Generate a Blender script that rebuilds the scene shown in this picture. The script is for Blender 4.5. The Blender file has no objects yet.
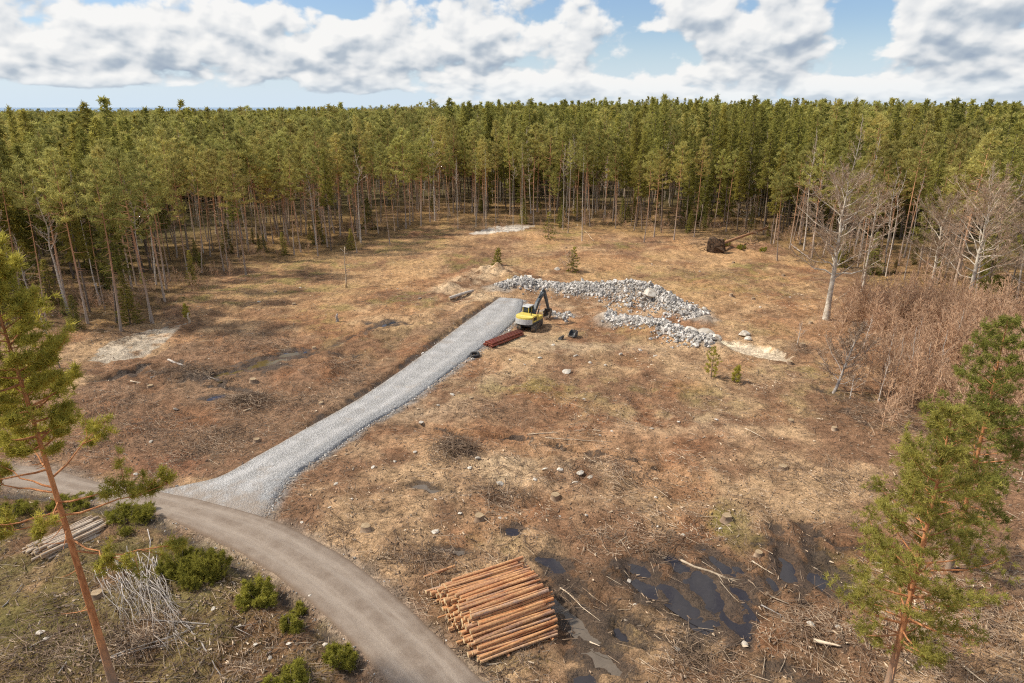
import bpy, math, random
import numpy as np
from mathutils import Vector, Matrix

# ------------------------------------------------------------------ basics
SC = bpy.context.scene
COL = SC.collection
rng = np.random.default_rng(7)
random.seed(7)
CH = 24.0                        # camera height
PITCH = math.atan((341.5 - 107.0) / 683.0)
FPX = 683.0
CP, SP = math.cos(PITCH), math.sin(PITCH)


def G(px, py, z=0.0):
    """ground point (height z) seen at a place in the photograph"""
    u = (px - 512.0) / FPX
    v = (341.5 - py) / FPX
    dx, dy, dz = u, CP + v * SP, -SP + v * CP
    t = (z - CH) / dz
    return np.array([dx * t, dy * t])


def GL(pts):
    return np.array([G(*p) for p in pts])


def height_to(Y, py):
    k = (341.5 - py) / FPX
    return CH + Y * (k * CP - SP) / (CP + k * SP)


def to_px(x, y, z):
    dz = z - CH
    cz = y * CP - dz * SP
    cy = y * SP + dz * CP
    return 512 + FPX * x / cz, 341.5 - FPX * cy / cz


def smooth(a, b, x):
    t = np.clip((x - a) / (b - a), 0, 1)
    return t * t * (3 - 2 * t)


_perm = np.random.default_rng(3).random((256, 256))


def vnoise(x, y, seed=0):
    x = np.asarray(x, float) + seed * 17.31
    y = np.asarray(y, float) + seed * 9.77
    xi = np.floor(x).astype(int)
    yi = np.floor(y).astype(int)
    fx = x - xi
    fy = y - yi
    fx = fx * fx * fx * (fx * (fx * 6 - 15) + 10)
    fy = fy * fy * fy * (fy * (fy * 6 - 15) + 10)
    a = _perm[xi & 255, yi & 255]
    b = _perm[(xi + 1) & 255, yi & 255]
    c = _perm[xi & 255, (yi + 1) & 255]
    d = _perm[(xi + 1) & 255, (yi + 1) & 255]
    return (a * (1 - fx) + b * fx) * (1 - fy) + (c * (1 - fx) + d * fx) * fy


def fbm(x, y, s, seed=0, o=4):
    t = 0
    amp = 1.0
    tot = 0
    for i in range(o):
        c, sn = math.cos(i * 1.1), math.sin(i * 1.1)
        t = t + amp * vnoise((x * c - y * sn) / s, (x * sn + y * c) / s, seed + i * 3)
        tot += amp
        amp *= 0.5
        s *= 0.5
    return t / tot - 0.5          # about -0.35 .. 0.35


def dist_poly(x, y, pts):
    """distance to a polyline and the side (+ left of travel)"""
    best = np.full(np.shape(x), 1e9)
    side = np.zeros(np.shape(x))
    par = np.zeros(np.shape(x))
    n = len(pts) - 1
    for i in range(n):
        a, b = pts[i], pts[i + 1]
        d = b - a
        L2 = d @ d
        t = np.clip(((x - a[0]) * d[0] + (y - a[1]) * d[1]) / L2, 0, 1)
        qx = x - (a[0] + t * d[0])
        qy = y - (a[1] + t * d[1])
        r = np.hypot(qx, qy)
        m = r < best
        best = np.where(m, r, best)
        side = np.where(m, np.sign(d[0] * qy - d[1] * qx), side)
        par = np.where(m, (i + t) / n, par)
    return best, side, par


def inside(x, y, poly):
    c = np.zeros(np.shape(x), bool)
    n = len(poly)
    for i in range(n):
        x1, y1 = poly[i]
        x2, y2 = poly[(i + 1) % n]
        if y1 == y2:
            continue
        m = ((y1 > y) != (y2 > y)) & (x < (x2 - x1) * (y - y1) / (y2 - y1) + x1)
        c ^= m
    return c


def resample(pts, n):
    pts = np.asarray(pts, float)
    # catmull-rom smoothing
    P = np.vstack([2 * pts[0] - pts[1], pts, 2 * pts[-1] - pts[-2]])
    out = []
    for i in range(1, len(P) - 2):
        p0, p1, p2, p3 = P[i - 1], P[i], P[i + 1], P[i + 2]
        for t in np.linspace(0, 1, 12, endpoint=False):
            out.append(0.5 * ((2 * p1) + (p2 - p0) * t + (2 * p0 - 5 * p1 + 4 * p2 - p3) * t * t + (3 * p1 - p0 - 3 * p2 + p3) * t ** 3))
    out.append(pts[-1])
    out = np.array(out)
    L = np.concatenate([[0], np.cumsum(np.linalg.norm(np.diff(out, axis=0), axis=1))])
    s = np.linspace(0, L[-1], n)
    return np.stack([np.interp(s, L, out[:, k]) for k in range(out.shape[1])], 1)


# ------------------------------------------------------------------ meshes
def mk_mesh(name, verts, faces, smooth_shade=False, mats=(), mat_idx=None, attrs=None):
    """verts (n,3); faces: list of (m,k) integer arrays"""
    me = bpy.data.meshes.new(name)
    verts = np.asarray(verts, np.float32)
    faces = [np.asarray(f, np.int32) for f in faces if len(f)]
    me.vertices.add(len(verts))
    me.vertices.foreach_set('co', verts.ravel())
    nl = sum(f.size for f in faces)
    me.loops.add(nl)
    me.loops.foreach_set('vertex_index', np.concatenate([f.ravel() for f in faces]))
    tot = np.concatenate([np.full(len(f), f.shape[1], np.int32) for f in faces])
    start = np.concatenate([[0], np.cumsum(tot)[:-1]]).astype(np.int32)
    me.polygons.add(len(tot))
    me.polygons.foreach_set('loop_start', start)
    me.polygons.foreach_set('use_smooth', np.full(len(tot), bool(smooth_shade)))
    for m in mats:
        me.materials.append(m)
    if mat_idx is not None:
        me.polygons.foreach_set('material_index', np.asarray(mat_idx, np.int32))
    me.update(calc_edges=True)
    if attrs:
        for k, v in attrs.items():
            v = np.asarray(v, np.float32)
            if v.ndim == 1:
                a = me.attributes.new(k, 'FLOAT', 'POINT')
                a.data.foreach_set('value', v)
            else:
                a = me.attributes.new(k, 'FLOAT_COLOR', 'POINT')
                a.data.foreach_set('color', v.ravel())
    return me


def tubes(polys, sides=6, cap=True):
    """polys: list of (points (n,3), radii (n,)) -> verts, [quads], [tip tris]"""
    V, Q, T, off = [], [], [], 0
    for pts, rad in polys:
        pts = np.asarray(pts, float)
        rad = np.asarray(rad, float)
        n = len(pts)
        tan = np.gradient(pts, axis=0)
        tan /= np.linalg.norm(tan, axis=1, keepdims=True) + 1e-9
        ref = np.array([0, 0, 1.0]) if abs(tan[0][2]) < 0.8 else np.array([1.0, 0, 0])
        a = np.cross(tan, ref)
        a /= np.linalg.norm(a, axis=1, keepdims=True) + 1e-9
        b = np.cross(tan, a)
        th = np.linspace(0, 2 * math.pi, sides, endpoint=False)
        ring = pts[:, None] + rad[:, None, None] * (np.cos(th)[None, :, None] * a[:, None] + np.sin(th)[None, :, None] * b[:, None])
        V.append(ring.reshape(-1, 3))
        i = np.arange(n - 1)[:, None] * sides
        j = np.arange(sides)[None]
        j2 = (j + 1) % sides
        q = np.stack([i + j, i + j2, i + sides + j2, i + sides + j], -1).reshape(-1, 4) + off
        Q.append(q)
        base = off
        off += n * sides
        if cap:
            V.append(pts[[0, -1]])
            jj = np.arange(sides)
            T.append(np.stack([np.full(sides, off), base + (jj + 1) % sides, base + jj], 1))
            e = base + (n - 1) * sides
            T.append(np.stack([np.full(sides, off + 1), e + jj, e + (jj + 1) % sides], 1))
            off += 2
    return np.vstack(V), np.vstack(Q), (np.vstack(T) if T else np.zeros((0, 3), int))


class MB:
    """collects boxes, prisms, tubes into one mesh"""

    def __init__(s):
        s.V, s.F, s.n = [], [], 0

    def add(s, V, faces):
        V = np.asarray(V, float)
        s.V.append(V)
        for f in faces:
            f = np.asarray(f, int)
            if len(f):
                s.F.append(f + s.n)
        s.n += len(V)
        return s

    def box(s, c, d, rot=None, bev=0.0):
        x, y, z = d[0] / 2, d[1] / 2, d[2] / 2
        if bev > 0:
            b = min(bev, x * .9, y * .9, z * .9)
            return s.prism([(-x + b, -y), (x - b, -y), (x, -y + b), (x, y - b), (x - b, y), (-x + b, y), (-x, y - b), (-x, -y + b)], -z, z, 2, c, rot)
        V = np.array([(i, j, k) for k in (-z, z) for j in (-y, y) for i in (-x, x)])
        if rot is not None:
            V = V @ np.asarray(rot).T
        return s.add(V + np.asarray(c), [[(0, 2, 3, 1), (4, 5, 7, 6), (0, 1, 5, 4), (2, 6, 7, 3), (0, 4, 6, 2), (1, 3, 7, 5)]])

    def prism(s, prof, lo, hi, axis=0, c=(0, 0, 0), rot=None):
        """extrude a profile along an axis; profile coords are the two other axes in order"""
        n = len(prof)
        V = []
        for e in (lo, hi):
            for p in prof:
                v = [0, 0, 0]
                o = [k for k in range(3) if k != axis]
                v[o[0]], v[o[1]], v[axis] = p[0], p[1], e
                V.append(v)
        V = np.array(V, float)
        if rot is not None:
            V = V @ np.asarray(rot).T
        V = V + np.asarray(c)
        i = np.arange(n)
        s.V.append(V)
        s.F.append(np.stack([i, (i + 1) % n, n + (i + 1) % n, n + i], 1) + s.n)
        s.F.append(np.array([list(range(n))[::-1]]) + s.n)
        s.F.append(np.array([list(range(n, 2 * n))]) + s.n)
        s.n += 2 * n
        return s

    def tube(s, pts, rad, sides=8):
        if np.isscalar(rad):
            rad = [rad] * len(pts)
        V, Q, T = tubes([(pts, rad)], sides)
        return s.add(V, [Q, T])

    def mesh(s, name, mats, smooth_shade=False):
        me = mk_mesh(name, np.vstack(s.V), s.F, smooth_shade, mats if isinstance(mats, (list, tuple)) else [mats])
        import bmesh
        bm = bmesh.new()
        bm.from_mesh(me)
        bmesh.ops.recalc_face_normals(bm, faces=bm.faces)
        bm.to_mesh(me)
        bm.free()
        return me


def link(name, data, parent=None, loc=(0, 0, 0), rot=(0, 0, 0), scale=None):
    o = bpy.data.objects.new(name, data)
    COL.objects.link(o)
    o.location = loc
    o.rotation_euler = rot
    if scale is not None:
        o.scale = (scale,) * 3 if np.isscalar(scale) else scale
    if parent is not None:
        o.parent = parent
    return o


def tag(o, label=None, cat=None, group=None, kind=None):
    if label:
        o['label'] = label
    if cat:
        o['category'] = cat
    if group:
        o['group'] = group
    if kind:
        o['kind'] = kind
    return o


def thing(name, label, cat, loc=(0, 0, 0), rotz=0.0, group=None, scale=None, rot=None):
    o = link(name, None, None, loc, rot or (0, 0, rotz), scale)
    o.empty_display_size = 0.3
    return tag(o, label, cat, group)


ORD = ('first second third fourth fifth sixth seventh eighth ninth tenth eleventh twelfth thirteenth fourteenth fifteenth sixteenth '
       'seventeenth eighteenth nineteenth twentieth').split()


def nth(i):
    if i < 20:
        return ORD[i]
    tens = ['', '', 'twenty', 'thirty', 'forty', 'fifty', 'sixty', 'seventy'][(i + 1) // 10]
    r = (i + 1) % 10
    if r == 0:
        return tens[:-1] + 'ieth'
    return tens + '-' + ORD[r - 1]


# ------------------------------------------------------------------ materials
def new_mat(name):
    m = bpy.data.materials.new(name)
    m.use_nodes = True
    nt = m.node_tree
    nt.nodes.clear()
    return m, nt


class NT:
    """tiny helper for writing node trees as expressions"""

    def __init__(s, nt):
        s.nt = nt

    def node(s, typ, **kw):
        n = s.nt.nodes.new(typ)
        for k, v in kw.items():
            setattr(n, k, v)
        return n

    def put(s, sock, v):
        if isinstance(v, bpy.types.NodeSocket):
            s.nt.links.new(v, sock)
        elif v is not None:
            if isinstance(v, (tuple, list)) and len(v) == 3 and sock.type == 'RGBA':
                v = (*v, 1.0)
            sock.default_value = v

    def math(s, op, a, b=None, c=None, clamp=False):
        n = s.node('ShaderNodeMath', operation=op, use_clamp=clamp)
        s.put(n.inputs[0], a)
        if b is not None:
            s.put(n.inputs[1], b)
        if c is not None:
            s.put(n.inputs[2], c)
        return n.outputs[0]

    def add(s, a, b): return s.math('ADD', a, b)
    def sub(s, a, b): return s.math('SUBTRACT', a, b)
    def mul(s, a, b): return s.math('MULTIPLY', a, b)

    def mix(s, f, a, b, blend='MIX'):
        n = s.node('ShaderNodeMix', data_type='RGBA', blend_type=blend)
        n.clamp_factor = True
        s.put(n.inputs[0], f)
        s.put(n.inputs[6], a)
        s.put(n.inputs[7], b)
        return n.outputs[2]

    def sstep(s, x, a, b):
        n = s.node('ShaderNodeMapRange', interpolation_type='SMOOTHSTEP')
        s.put(n.inputs[0], x)
        n.inputs[1].default_value = a
        n.inputs[2].default_value = b
        return n.outputs[0]

    def lin(s, x, a, b, c=0.0, d=1.0):
        n = s.node('ShaderNodeMapRange')
        s.put(n.inputs[0], x)
        for i, v in enumerate((a, b, c, d)):
            n.inputs[i + 1].default_value = v
        return n.outputs[0]

    def noise(s, vec, scale, detail=4, rough=0.55, dist=0.0):
        n = s.node('ShaderNodeTexNoise')
        s.put(n.inputs['Vector'], vec)
        n.inputs['Scale'].default_value = scale
        n.inputs['Detail'].default_value = detail
        n.inputs['Roughness'].default_value = rough
        n.inputs['Distortion'].default_value = dist
        return n.outputs[0]

    def voro(s, vec, scale, out=0, feature='F1'):
        n = s.node('ShaderNodeTexVoronoi', feature=feature)
        s.put(n.inputs['Vector'], vec)
        n.inputs['Scale'].default_value = scale
        return n.outputs[out]

    def xyz(s, x, y, z):
        n = s.node('ShaderNodeCombineXYZ')
        s.put(n.inputs[0], x)
        s.put(n.inputs[1], y)
        s.put(n.inputs[2], z)
        return n.outputs[0]

    def sep(s, v):
        n = s.node('ShaderNodeSeparateXYZ')
        s.put(n.inputs[0], v)
        return n.outputs

    def vscale(s, v, k):
        n = s.node('ShaderNodeVectorMath', operation='MULTIPLY')
        s.put(n.inputs[0], v)
        n.inputs[1].default_value = k
        return n.outputs[0]

    def obj(s): return s.node('ShaderNodeTexCoord').outputs['Object']
    def gen(s): return s.node('ShaderNodeTexCoord').outputs['Generated']
    def pos(s): return s.node('ShaderNodeNewGeometry').outputs['Position']
    def rand(s): return s.node('ShaderNodeObjectInfo').outputs['Random']

    def attr(s, name, out='Fac'):
        return s.node('ShaderNodeAttribute', attribute_name=name).outputs[out]

    def bump(s, h, strength=0.5, dist=0.05):
        n = s.node('ShaderNodeBump')
        n.inputs['Strength'].default_value = strength
        n.inputs['Distance'].default_value = dist
        s.put(n.inputs['Height'], h)
        return n.outputs[0]

    def bsdf(s, col, rough=0.8, normal=None, metal=0.0, spec=0.3):
        n = s.node('ShaderNodeBsdfPrincipled')
        s.put(n.inputs['Base Color'], col)
        s.put(n.inputs['Roughness'], rough)
        s.put(n.inputs['Metallic'], metal)
        s.put(n.inputs['Specular IOR Level'], spec)
        if normal is not None:
            s.put(n.inputs['Normal'], normal)
        return n.outputs[0]

    def out(s, sh):
        n = s.node('ShaderNodeOutputMaterial')
        s.put(n.inputs[0], sh)


def simple_mat(name, c1, c2, scale=3.0, rough=0.8, bump=0.0, bscale=None, spec=0.3, metal=0.0, objrand=0.0, stretch=None, detail=5):
    m, nt = new_mat(name)
    N = NT(nt)
    v = N.obj()
    if stretch:
        v = N.vscale(v, stretch)
    f = N.noise(v, scale, detail, 0.6)
    col = N.mix(N.sstep(f, 0.35, 0.65), c1, c2)
    if objrand:
        k = N.lin(N.rand(), 0, 1, 1 - objrand, 1 + objrand)
        col = N.mix(1.0, col, N.xyz(k, k, k), 'MULTIPLY')
    nrm = N.bump(N.noise(v, bscale or scale * 4, 4, 0.6), bump, 0.03) if bump else None
    N.out(N.bsdf(col, rough, nrm, metal, spec))
    return m


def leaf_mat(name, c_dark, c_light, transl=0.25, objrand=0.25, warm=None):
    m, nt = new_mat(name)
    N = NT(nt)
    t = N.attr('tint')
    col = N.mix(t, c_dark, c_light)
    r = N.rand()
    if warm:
        col = N.mix(N.mul(N.sstep(r, 0.35, 1.0), 0.75), col, N.mix(t, tuple(c * 0.7 for c in warm), warm))
    k = N.lin(N.node('ShaderNodeMath', operation='FRACT').outputs[0], 0, 1, 1 - objrand, 1 + objrand)
    fr = [n for n in nt.nodes if n.type == 'MATH' and n.operation == 'FRACT'][0]
    N.put(fr.inputs[0], N.mul(r, 7.31))
    col = N.mix(1.0, col, N.xyz(k, k, k), 'MULTIPLY')
    d = N.node('ShaderNodeBsdfDiffuse')
    N.put(d.inputs[0], col)
    tr = N.node('ShaderNodeBsdfTranslucent')
    N.put(tr.inputs[0], col)
    mx = N.node('ShaderNodeMixShader')
    mx.inputs[0].default_value = transl
    N.put(mx.inputs[1], d.outputs[0])
    N.put(mx.inputs[2], tr.outputs[0])
    N.out(mx.outputs[0])
    return m


M = {}
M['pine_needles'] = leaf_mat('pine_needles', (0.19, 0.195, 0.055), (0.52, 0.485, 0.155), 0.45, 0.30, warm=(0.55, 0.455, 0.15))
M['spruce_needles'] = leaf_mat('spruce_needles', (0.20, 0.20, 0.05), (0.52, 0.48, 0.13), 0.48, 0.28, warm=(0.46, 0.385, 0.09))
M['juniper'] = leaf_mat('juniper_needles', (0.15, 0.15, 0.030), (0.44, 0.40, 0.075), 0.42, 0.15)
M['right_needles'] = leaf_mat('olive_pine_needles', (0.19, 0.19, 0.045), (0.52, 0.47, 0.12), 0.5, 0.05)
M['dark_needles'] = leaf_mat('dark_pine_needles', (0.12, 0.135, 0.032), (0.33, 0.325, 0.08), 0.38, 0.05)  # darker green of the pine behind the bushy one
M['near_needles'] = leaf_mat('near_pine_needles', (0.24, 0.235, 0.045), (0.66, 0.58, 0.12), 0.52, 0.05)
M['heath'] = leaf_mat('heather', (0.10, 0.052, 0.026), (0.20, 0.125, 0.055), 0.2, 0.1)
M['dry_grass'] = leaf_mat('dry_grass', (0.27, 0.17, 0.085), (0.50, 0.345, 0.190), 0.35, 0.1)
M['green_grass'] = leaf_mat('moss_and_green_grass', (0.075, 0.085, 0.02), (0.17, 0.17, 0.045), 0.3, 0.1)


def bark_pine():
    m, nt = new_mat('pine_bark')
    N = NT(nt)
    z = N.sep(N.gen())[2]
    v = N.vscale(N.obj(), (1, 1, 0.35))
    n = N.noise(v, 5.0, 5, 0.65)
    orange = N.mix(n, (0.34, 0.16, 0.080), (0.58, 0.33, 0.18))
    grey = N.mix(n, (0.28, 0.215, 0.165), (0.54, 0.44, 0.35))
    f = N.sstep(N.add(z, N.mul(n, 0.25)), 0.22, 0.60)
    col = N.mix(f, grey, orange)
    k = N.lin(N.rand(), 0, 1, 0.8, 1.25)
    col = N.mix(1.0, col, N.xyz(k, k, k), 'MULTIPLY')
    N.out(N.bsdf(col, 0.9, N.bump(N.noise(v, 14, 4), 0.6, 0.04), 0, 0.2))
    return m


def bark_near():
    m, nt = new_mat('orange_pine_bark')
    N = NT(nt)
    z = N.sep(N.obj())[2]
    v = N.vscale(N.obj(), (1, 1, 0.3))
    n = N.noise(v, 5.0, 6, 0.7)
    orange = N.mix(N.sstep(n, .32, .68), (0.34, 0.135, 0.056), (0.66, 0.31, 0.135))
    grey = N.mix(n, (0.19, 0.135, 0.095), (0.42, 0.31, 0.22))
    f = N.sstep(N.add(z, N.mul(n, 4.0)), 2.5, 6.5)
    col = N.mix(f, grey, orange)
    col = N.mix(N.sstep(N.voro(v, 9.0), 0.0, 0.12), N.mix(0.6, col, (0.1, 0.05, 0.03)), col)
    N.out(N.bsdf(col, 0.85, N.bump(N.noise(v, 16, 5, 0.7), 0.7, 0.05), 0, 0.2))
    return m


M['pine_bark'] = bark_pine()
M['near_bark'] = bark_near()
M['spruce_bark'] = simple_mat('spruce_bark', (0.12, 0.09, 0.07), (0.26, 0.20, 0.15), 4, 0.9, objrand=0.2)
M['birch_bark'] = simple_mat('birch_bark', (0.38, 0.32, 0.255), (0.68, 0.60, 0.51), 3.5, 0.8, stretch=(1, 1, 2.5), objrand=0.15)
M['bare_bark'] = simple_mat('bare_twig_bark', (0.36, 0.255, 0.168), (0.55, 0.41, 0.285), 2.0, 0.85, objrand=0.15)
M['aspen_bark'] = simple_mat('pale_trunk_bark', (0.38, 0.32, 0.24), (0.66, 0.59, 0.48), 2.2, 0.85, bump=0.3, stretch=(1, 1, 1.5))
M['thicket'] = simple_mat('thicket_twigs', (0.40, 0.24, 0.14), (0.60, 0.41, 0.26), 1.5, 0.85, objrand=0.2)
M['grey_wood'] = simple_mat('weathered_grey_wood', (0.24, 0.205, 0.175), (0.46, 0.41, 0.36), 3, 0.85, stretch=(1, 1, 1), objrand=0.3)
M['pale_wood'] = simple_mat('peeled_pale_wood', (0.42, 0.32, 0.21), (0.66, 0.53, 0.38), 3, 0.8, objrand=0.25)
M['slash_wood'] = simple_mat('slash_wood', (0.19, 0.125, 0.08), (0.50, 0.37, 0.25), 0.35, 0.9, detail=6)
M['slash_dark'] = simple_mat('slash_dark', (0.09, 0.06, 0.04), (0.28, 0.19, 0.125), 0.5, 0.9, detail=6)
M['rock'] = simple_mat('grey_blasted_rock', (0.20, 0.184, 0.163), (0.62, 0.575, 0.515), 1.3, 0.85, bump=0.5, bscale=6, objrand=0.5)
M['pale_stone'] = simple_mat('pale_stone', (0.42, 0.36, 0.28), (0.66, 0.60, 0.51), 1.6, 0.9, bump=0.4, objrand=0.2)
M['root_soil'] = simple_mat('root_plate_soil', (0.035, 0.024, 0.016), (0.13, 0.08, 0.048), 3, 1.0, bump=0.8)
# ------------------------------------------------------------------ layout traced on the ground
ROAD_LO = resample(GL([(-330, 452), (-160, 466), (-40, 480), (30, 485), (100, 498), (150, 511), (200, 533), (250, 562), (300, 598), (350, 645), (384, 683), (420, 745), (440, 850)]), 120)
ROAD_UP = resample(GL([(-300, 432), (-140, 446), (-30, 458), (45, 463), (100, 478), (150, 487), (205, 500), (270, 521), (320, 545), (362, 571), (402, 604), (442, 641), (484, 683), (545, 745), (640, 850)]), 120)
GRAV_L = resample(GL([(128, 487), (165, 486), (215, 477), (250, 459), (306, 427), (359, 396), (419, 357), (470, 321), (499, 301)]), 90)
GRAV_R = resample(GL([(262, 522), (272, 510), (281, 492), (295, 475), (325, 454), (370, 422), (419, 393), (474, 354), (508, 329), (521, 314), (524, 302)]), 90)
ROAD_POLY = np.vstack([ROAD_LO, ROAD_UP[::-1]])
GRAV_POLY = np.vstack([GRAV_L, GRAV_R[::-1]])

# water: (from px, to px, half width m, kind)
PUDS = [((676, 556), (746, 630), 1.05, 'd'), ((648, 571), (706, 616), .62, 'd'), ((628, 559), (650, 574), .34, 'd'), ((634, 578), (655, 592), .4, 'd'),
        ((706, 547), (729, 569), .5, 'd'), ((734, 561), (748, 569), .3, 'd'), ((736, 583), (754, 597), .42, 'd'), ((781, 545), (794, 585), .55, 'd'),
        ((765, 571), (782, 585), .42, 'd'), ((811, 566), (825, 590), .5, 'd'), ((691, 619), (708, 626), .35, 'd'), ((542, 558), (572, 573), .4, 'd'),
        ((551, 597), (600, 644), .46, 'm'), ((586, 650), (624, 675), .5, 'm'), ((505, 527), (519, 535), .4, 'd'), ((575, 675), (597, 685), .4, 'd'),
        ((415, 487), (449, 494), .42, 'm'), ((213, 375), (288, 353), 1.1, 'o'), ((282, 352), (302, 347), .9, 'd'), ((205, 396), (220, 391), .6, 'd'),
        ((380, 328), (395, 322), .7, 'd'), ((612, 624), (640, 645), .35, 'd'), ((430, 545), (470, 556), .3, 'm')]
PUD = []
for a, b, w, k in PUDS:
    A, B = G(*a), G(*b)
    PUD.append((((A + B) / 2), (B - A) / np.linalg.norm(B - A), np.linalg.norm(B - A) / 2, w, k))

# tracks and ditches pressed in the soil: (points, half width, depth)
RUTS = [([(395, 418), (440, 428), (500, 436), (560, 445), (620, 458), (680, 470), (705, 474)], .42, .42), ([(705, 474), (760, 497), (800, 525)], .25, .12), ([(640, 500), (720, 470), (800, 440), (860, 425)], .22, .07), ([(655, 508), (735, 478), (815, 448), (875, 432)], .22, .07), ([(415, 395), (470, 405), (560, 412), (650, 440)], .3, .12), ([(560, 500), (500, 490), (430, 500), (350, 520)], .4, .14), ([(550, 512), (490, 503), (420, 512), (340, 530)], .4, .14), ([(560, 270), (640, 262), (730, 270), (800, 300)], .4, .12), ([(562, 276), (640, 268), (728, 277), (795, 306)], .4, .12), ([(300, 330), (360, 300), (420, 270), (450, 250)], .28, .08), ([(310, 335), (370, 305), (430, 275), (460, 252)], .28, .08),
        ([(540, 552), (580, 585), (640, 622), (700, 655), (740, 672)], .6, .22),
        ([(622, 556), (660, 590), (715, 622), (760, 640)], .9, .22),
        ([(770, 515), (785, 545), (796, 590)], .6, .22), ([(800, 515), (815, 550), (828, 592)], .55, .22),
        ([(800, 525), (840, 540), (880, 548)], .4, .2), ([(795, 640), (830, 648), (870, 660)], .5, .15),
        ([(760, 668), (800, 678), (830, 690)], .8, .2), ([(530, 560), (560, 620), (600, 680)], .8, .15),
        ([(70, 383), (120, 372), (175, 362), (215, 377), (245, 378)], .6, .35), ([(170, 355), (215, 378)], .5, .3),
        ([(245, 366), (330, 345), (385, 325), (410, 318)], .7, .2), ([(200, 385), (240, 384), (262, 390)], .5, .25),
        ([(640, 300), (560, 311), (552, 306)], .5, .1), ([(805, 385), (830, 393), (850, 402)], .5, .2), ([(840, 405), (870, 425), (900, 432)], .5, .2),
        ([(425, 262), (432, 280), (440, 296)], .4, .12), ([(452, 255), (462, 275), (480, 292)], .4, .12)]
RUTS = [(resample(GL(p), 30) if len(p) > 2 else GL(p), w, d) for p, w, d in RUTS]

# mounds: centre px, half sizes m (x, y), height
MOUNDS = [((493, 275), 5.0, 4.5, 1.3), ((468, 284), 3.4, 2.6, .8), ((512, 283), 3.0, 2.0, .8), ((448, 290), 2.0, 2.0, .6), ((455, 448), 2.2, 1.9, .7), ((245, 400), 3.0, 1.6, .7), ((500, 464), 1.6, 1.2, .35),
          ((575, 473), 2.6, 1.6, .35), ((545, 357), 4.5, 2.2, .4), ((610, 352), 4.5, 2.0, .45), ((150, 365), 4.0, 1.2, .5), ((190, 372), 2.5, .9, .5), ((330, 366), 3.0, 1.5, .3), ((645, 337), 5, 2.5, .5)]
MOUNDS = [(G(*c), a, b, h) for c, a, b, h in MOUNDS]
RIDGE_A = resample(GL([(498, 292), (520, 289), (560, 292), (600, 296), (630, 299), (660, 305), (690, 315), (702, 319)]), 24)      # long rubble ridge
RIDGE_A_H = np.interp(np.linspace(0, 1, 24), [0, .12, .3, .5, .62, .8, 1], [.5, 1.1, 1.3, 1.6, 2.5, 1.8, .5])
RIDGE_B = resample(GL([(606, 322), (640, 328), (670, 335), (700, 345), (714, 347)]), 16)
RIDGE_C = GL([(546, 313), (560, 317), (572, 316)])
PIT = GL([(712, 340), (735, 339), (765, 345), (794, 355), (789, 362), (770, 359), (740, 353), (716, 349)])
ROCKPATCH = GL([(88, 360), (105, 343), (130, 333), (165, 325), (186, 322), (170, 336), (150, 350), (120, 359)])
ROCKPATCH2 = GL([(468, 233), (490, 228), (515, 224), (536, 225), (520, 230), (495, 233)])
RNG_GROUND = np.random.default_rng(5)


def far_z(x, y):
    r = np.hypot(x, y)
    az = np.degrees(np.arctan2(x, np.maximum(y, 1e-3)))
    rise = np.interp(az, [-60, -38, -25, -14, -6, 0, 6, 12, 20, 30, 40, 60], [-7, -7, -6, -4.0, -1.5, .5, 2.0, 2.5, 1.5, .5, -1, -2])
    z = rise * smooth(190, 620, r) + 4.0 * fbm(x, y, 260, 9, 3) * smooth(200, 500, r)
    # beyond the crest the land falls to the plain and the sea
    z = z - (rise + 22) * smooth(1500, 3400, r)
    return z


def base0(x, y):
    near = 1 - smooth(160, 230, np.hypot(x, y))
    return far_z(x, y) + (0.9 * fbm(x, y, 26, 1, 2) + 0.0) * near


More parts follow.
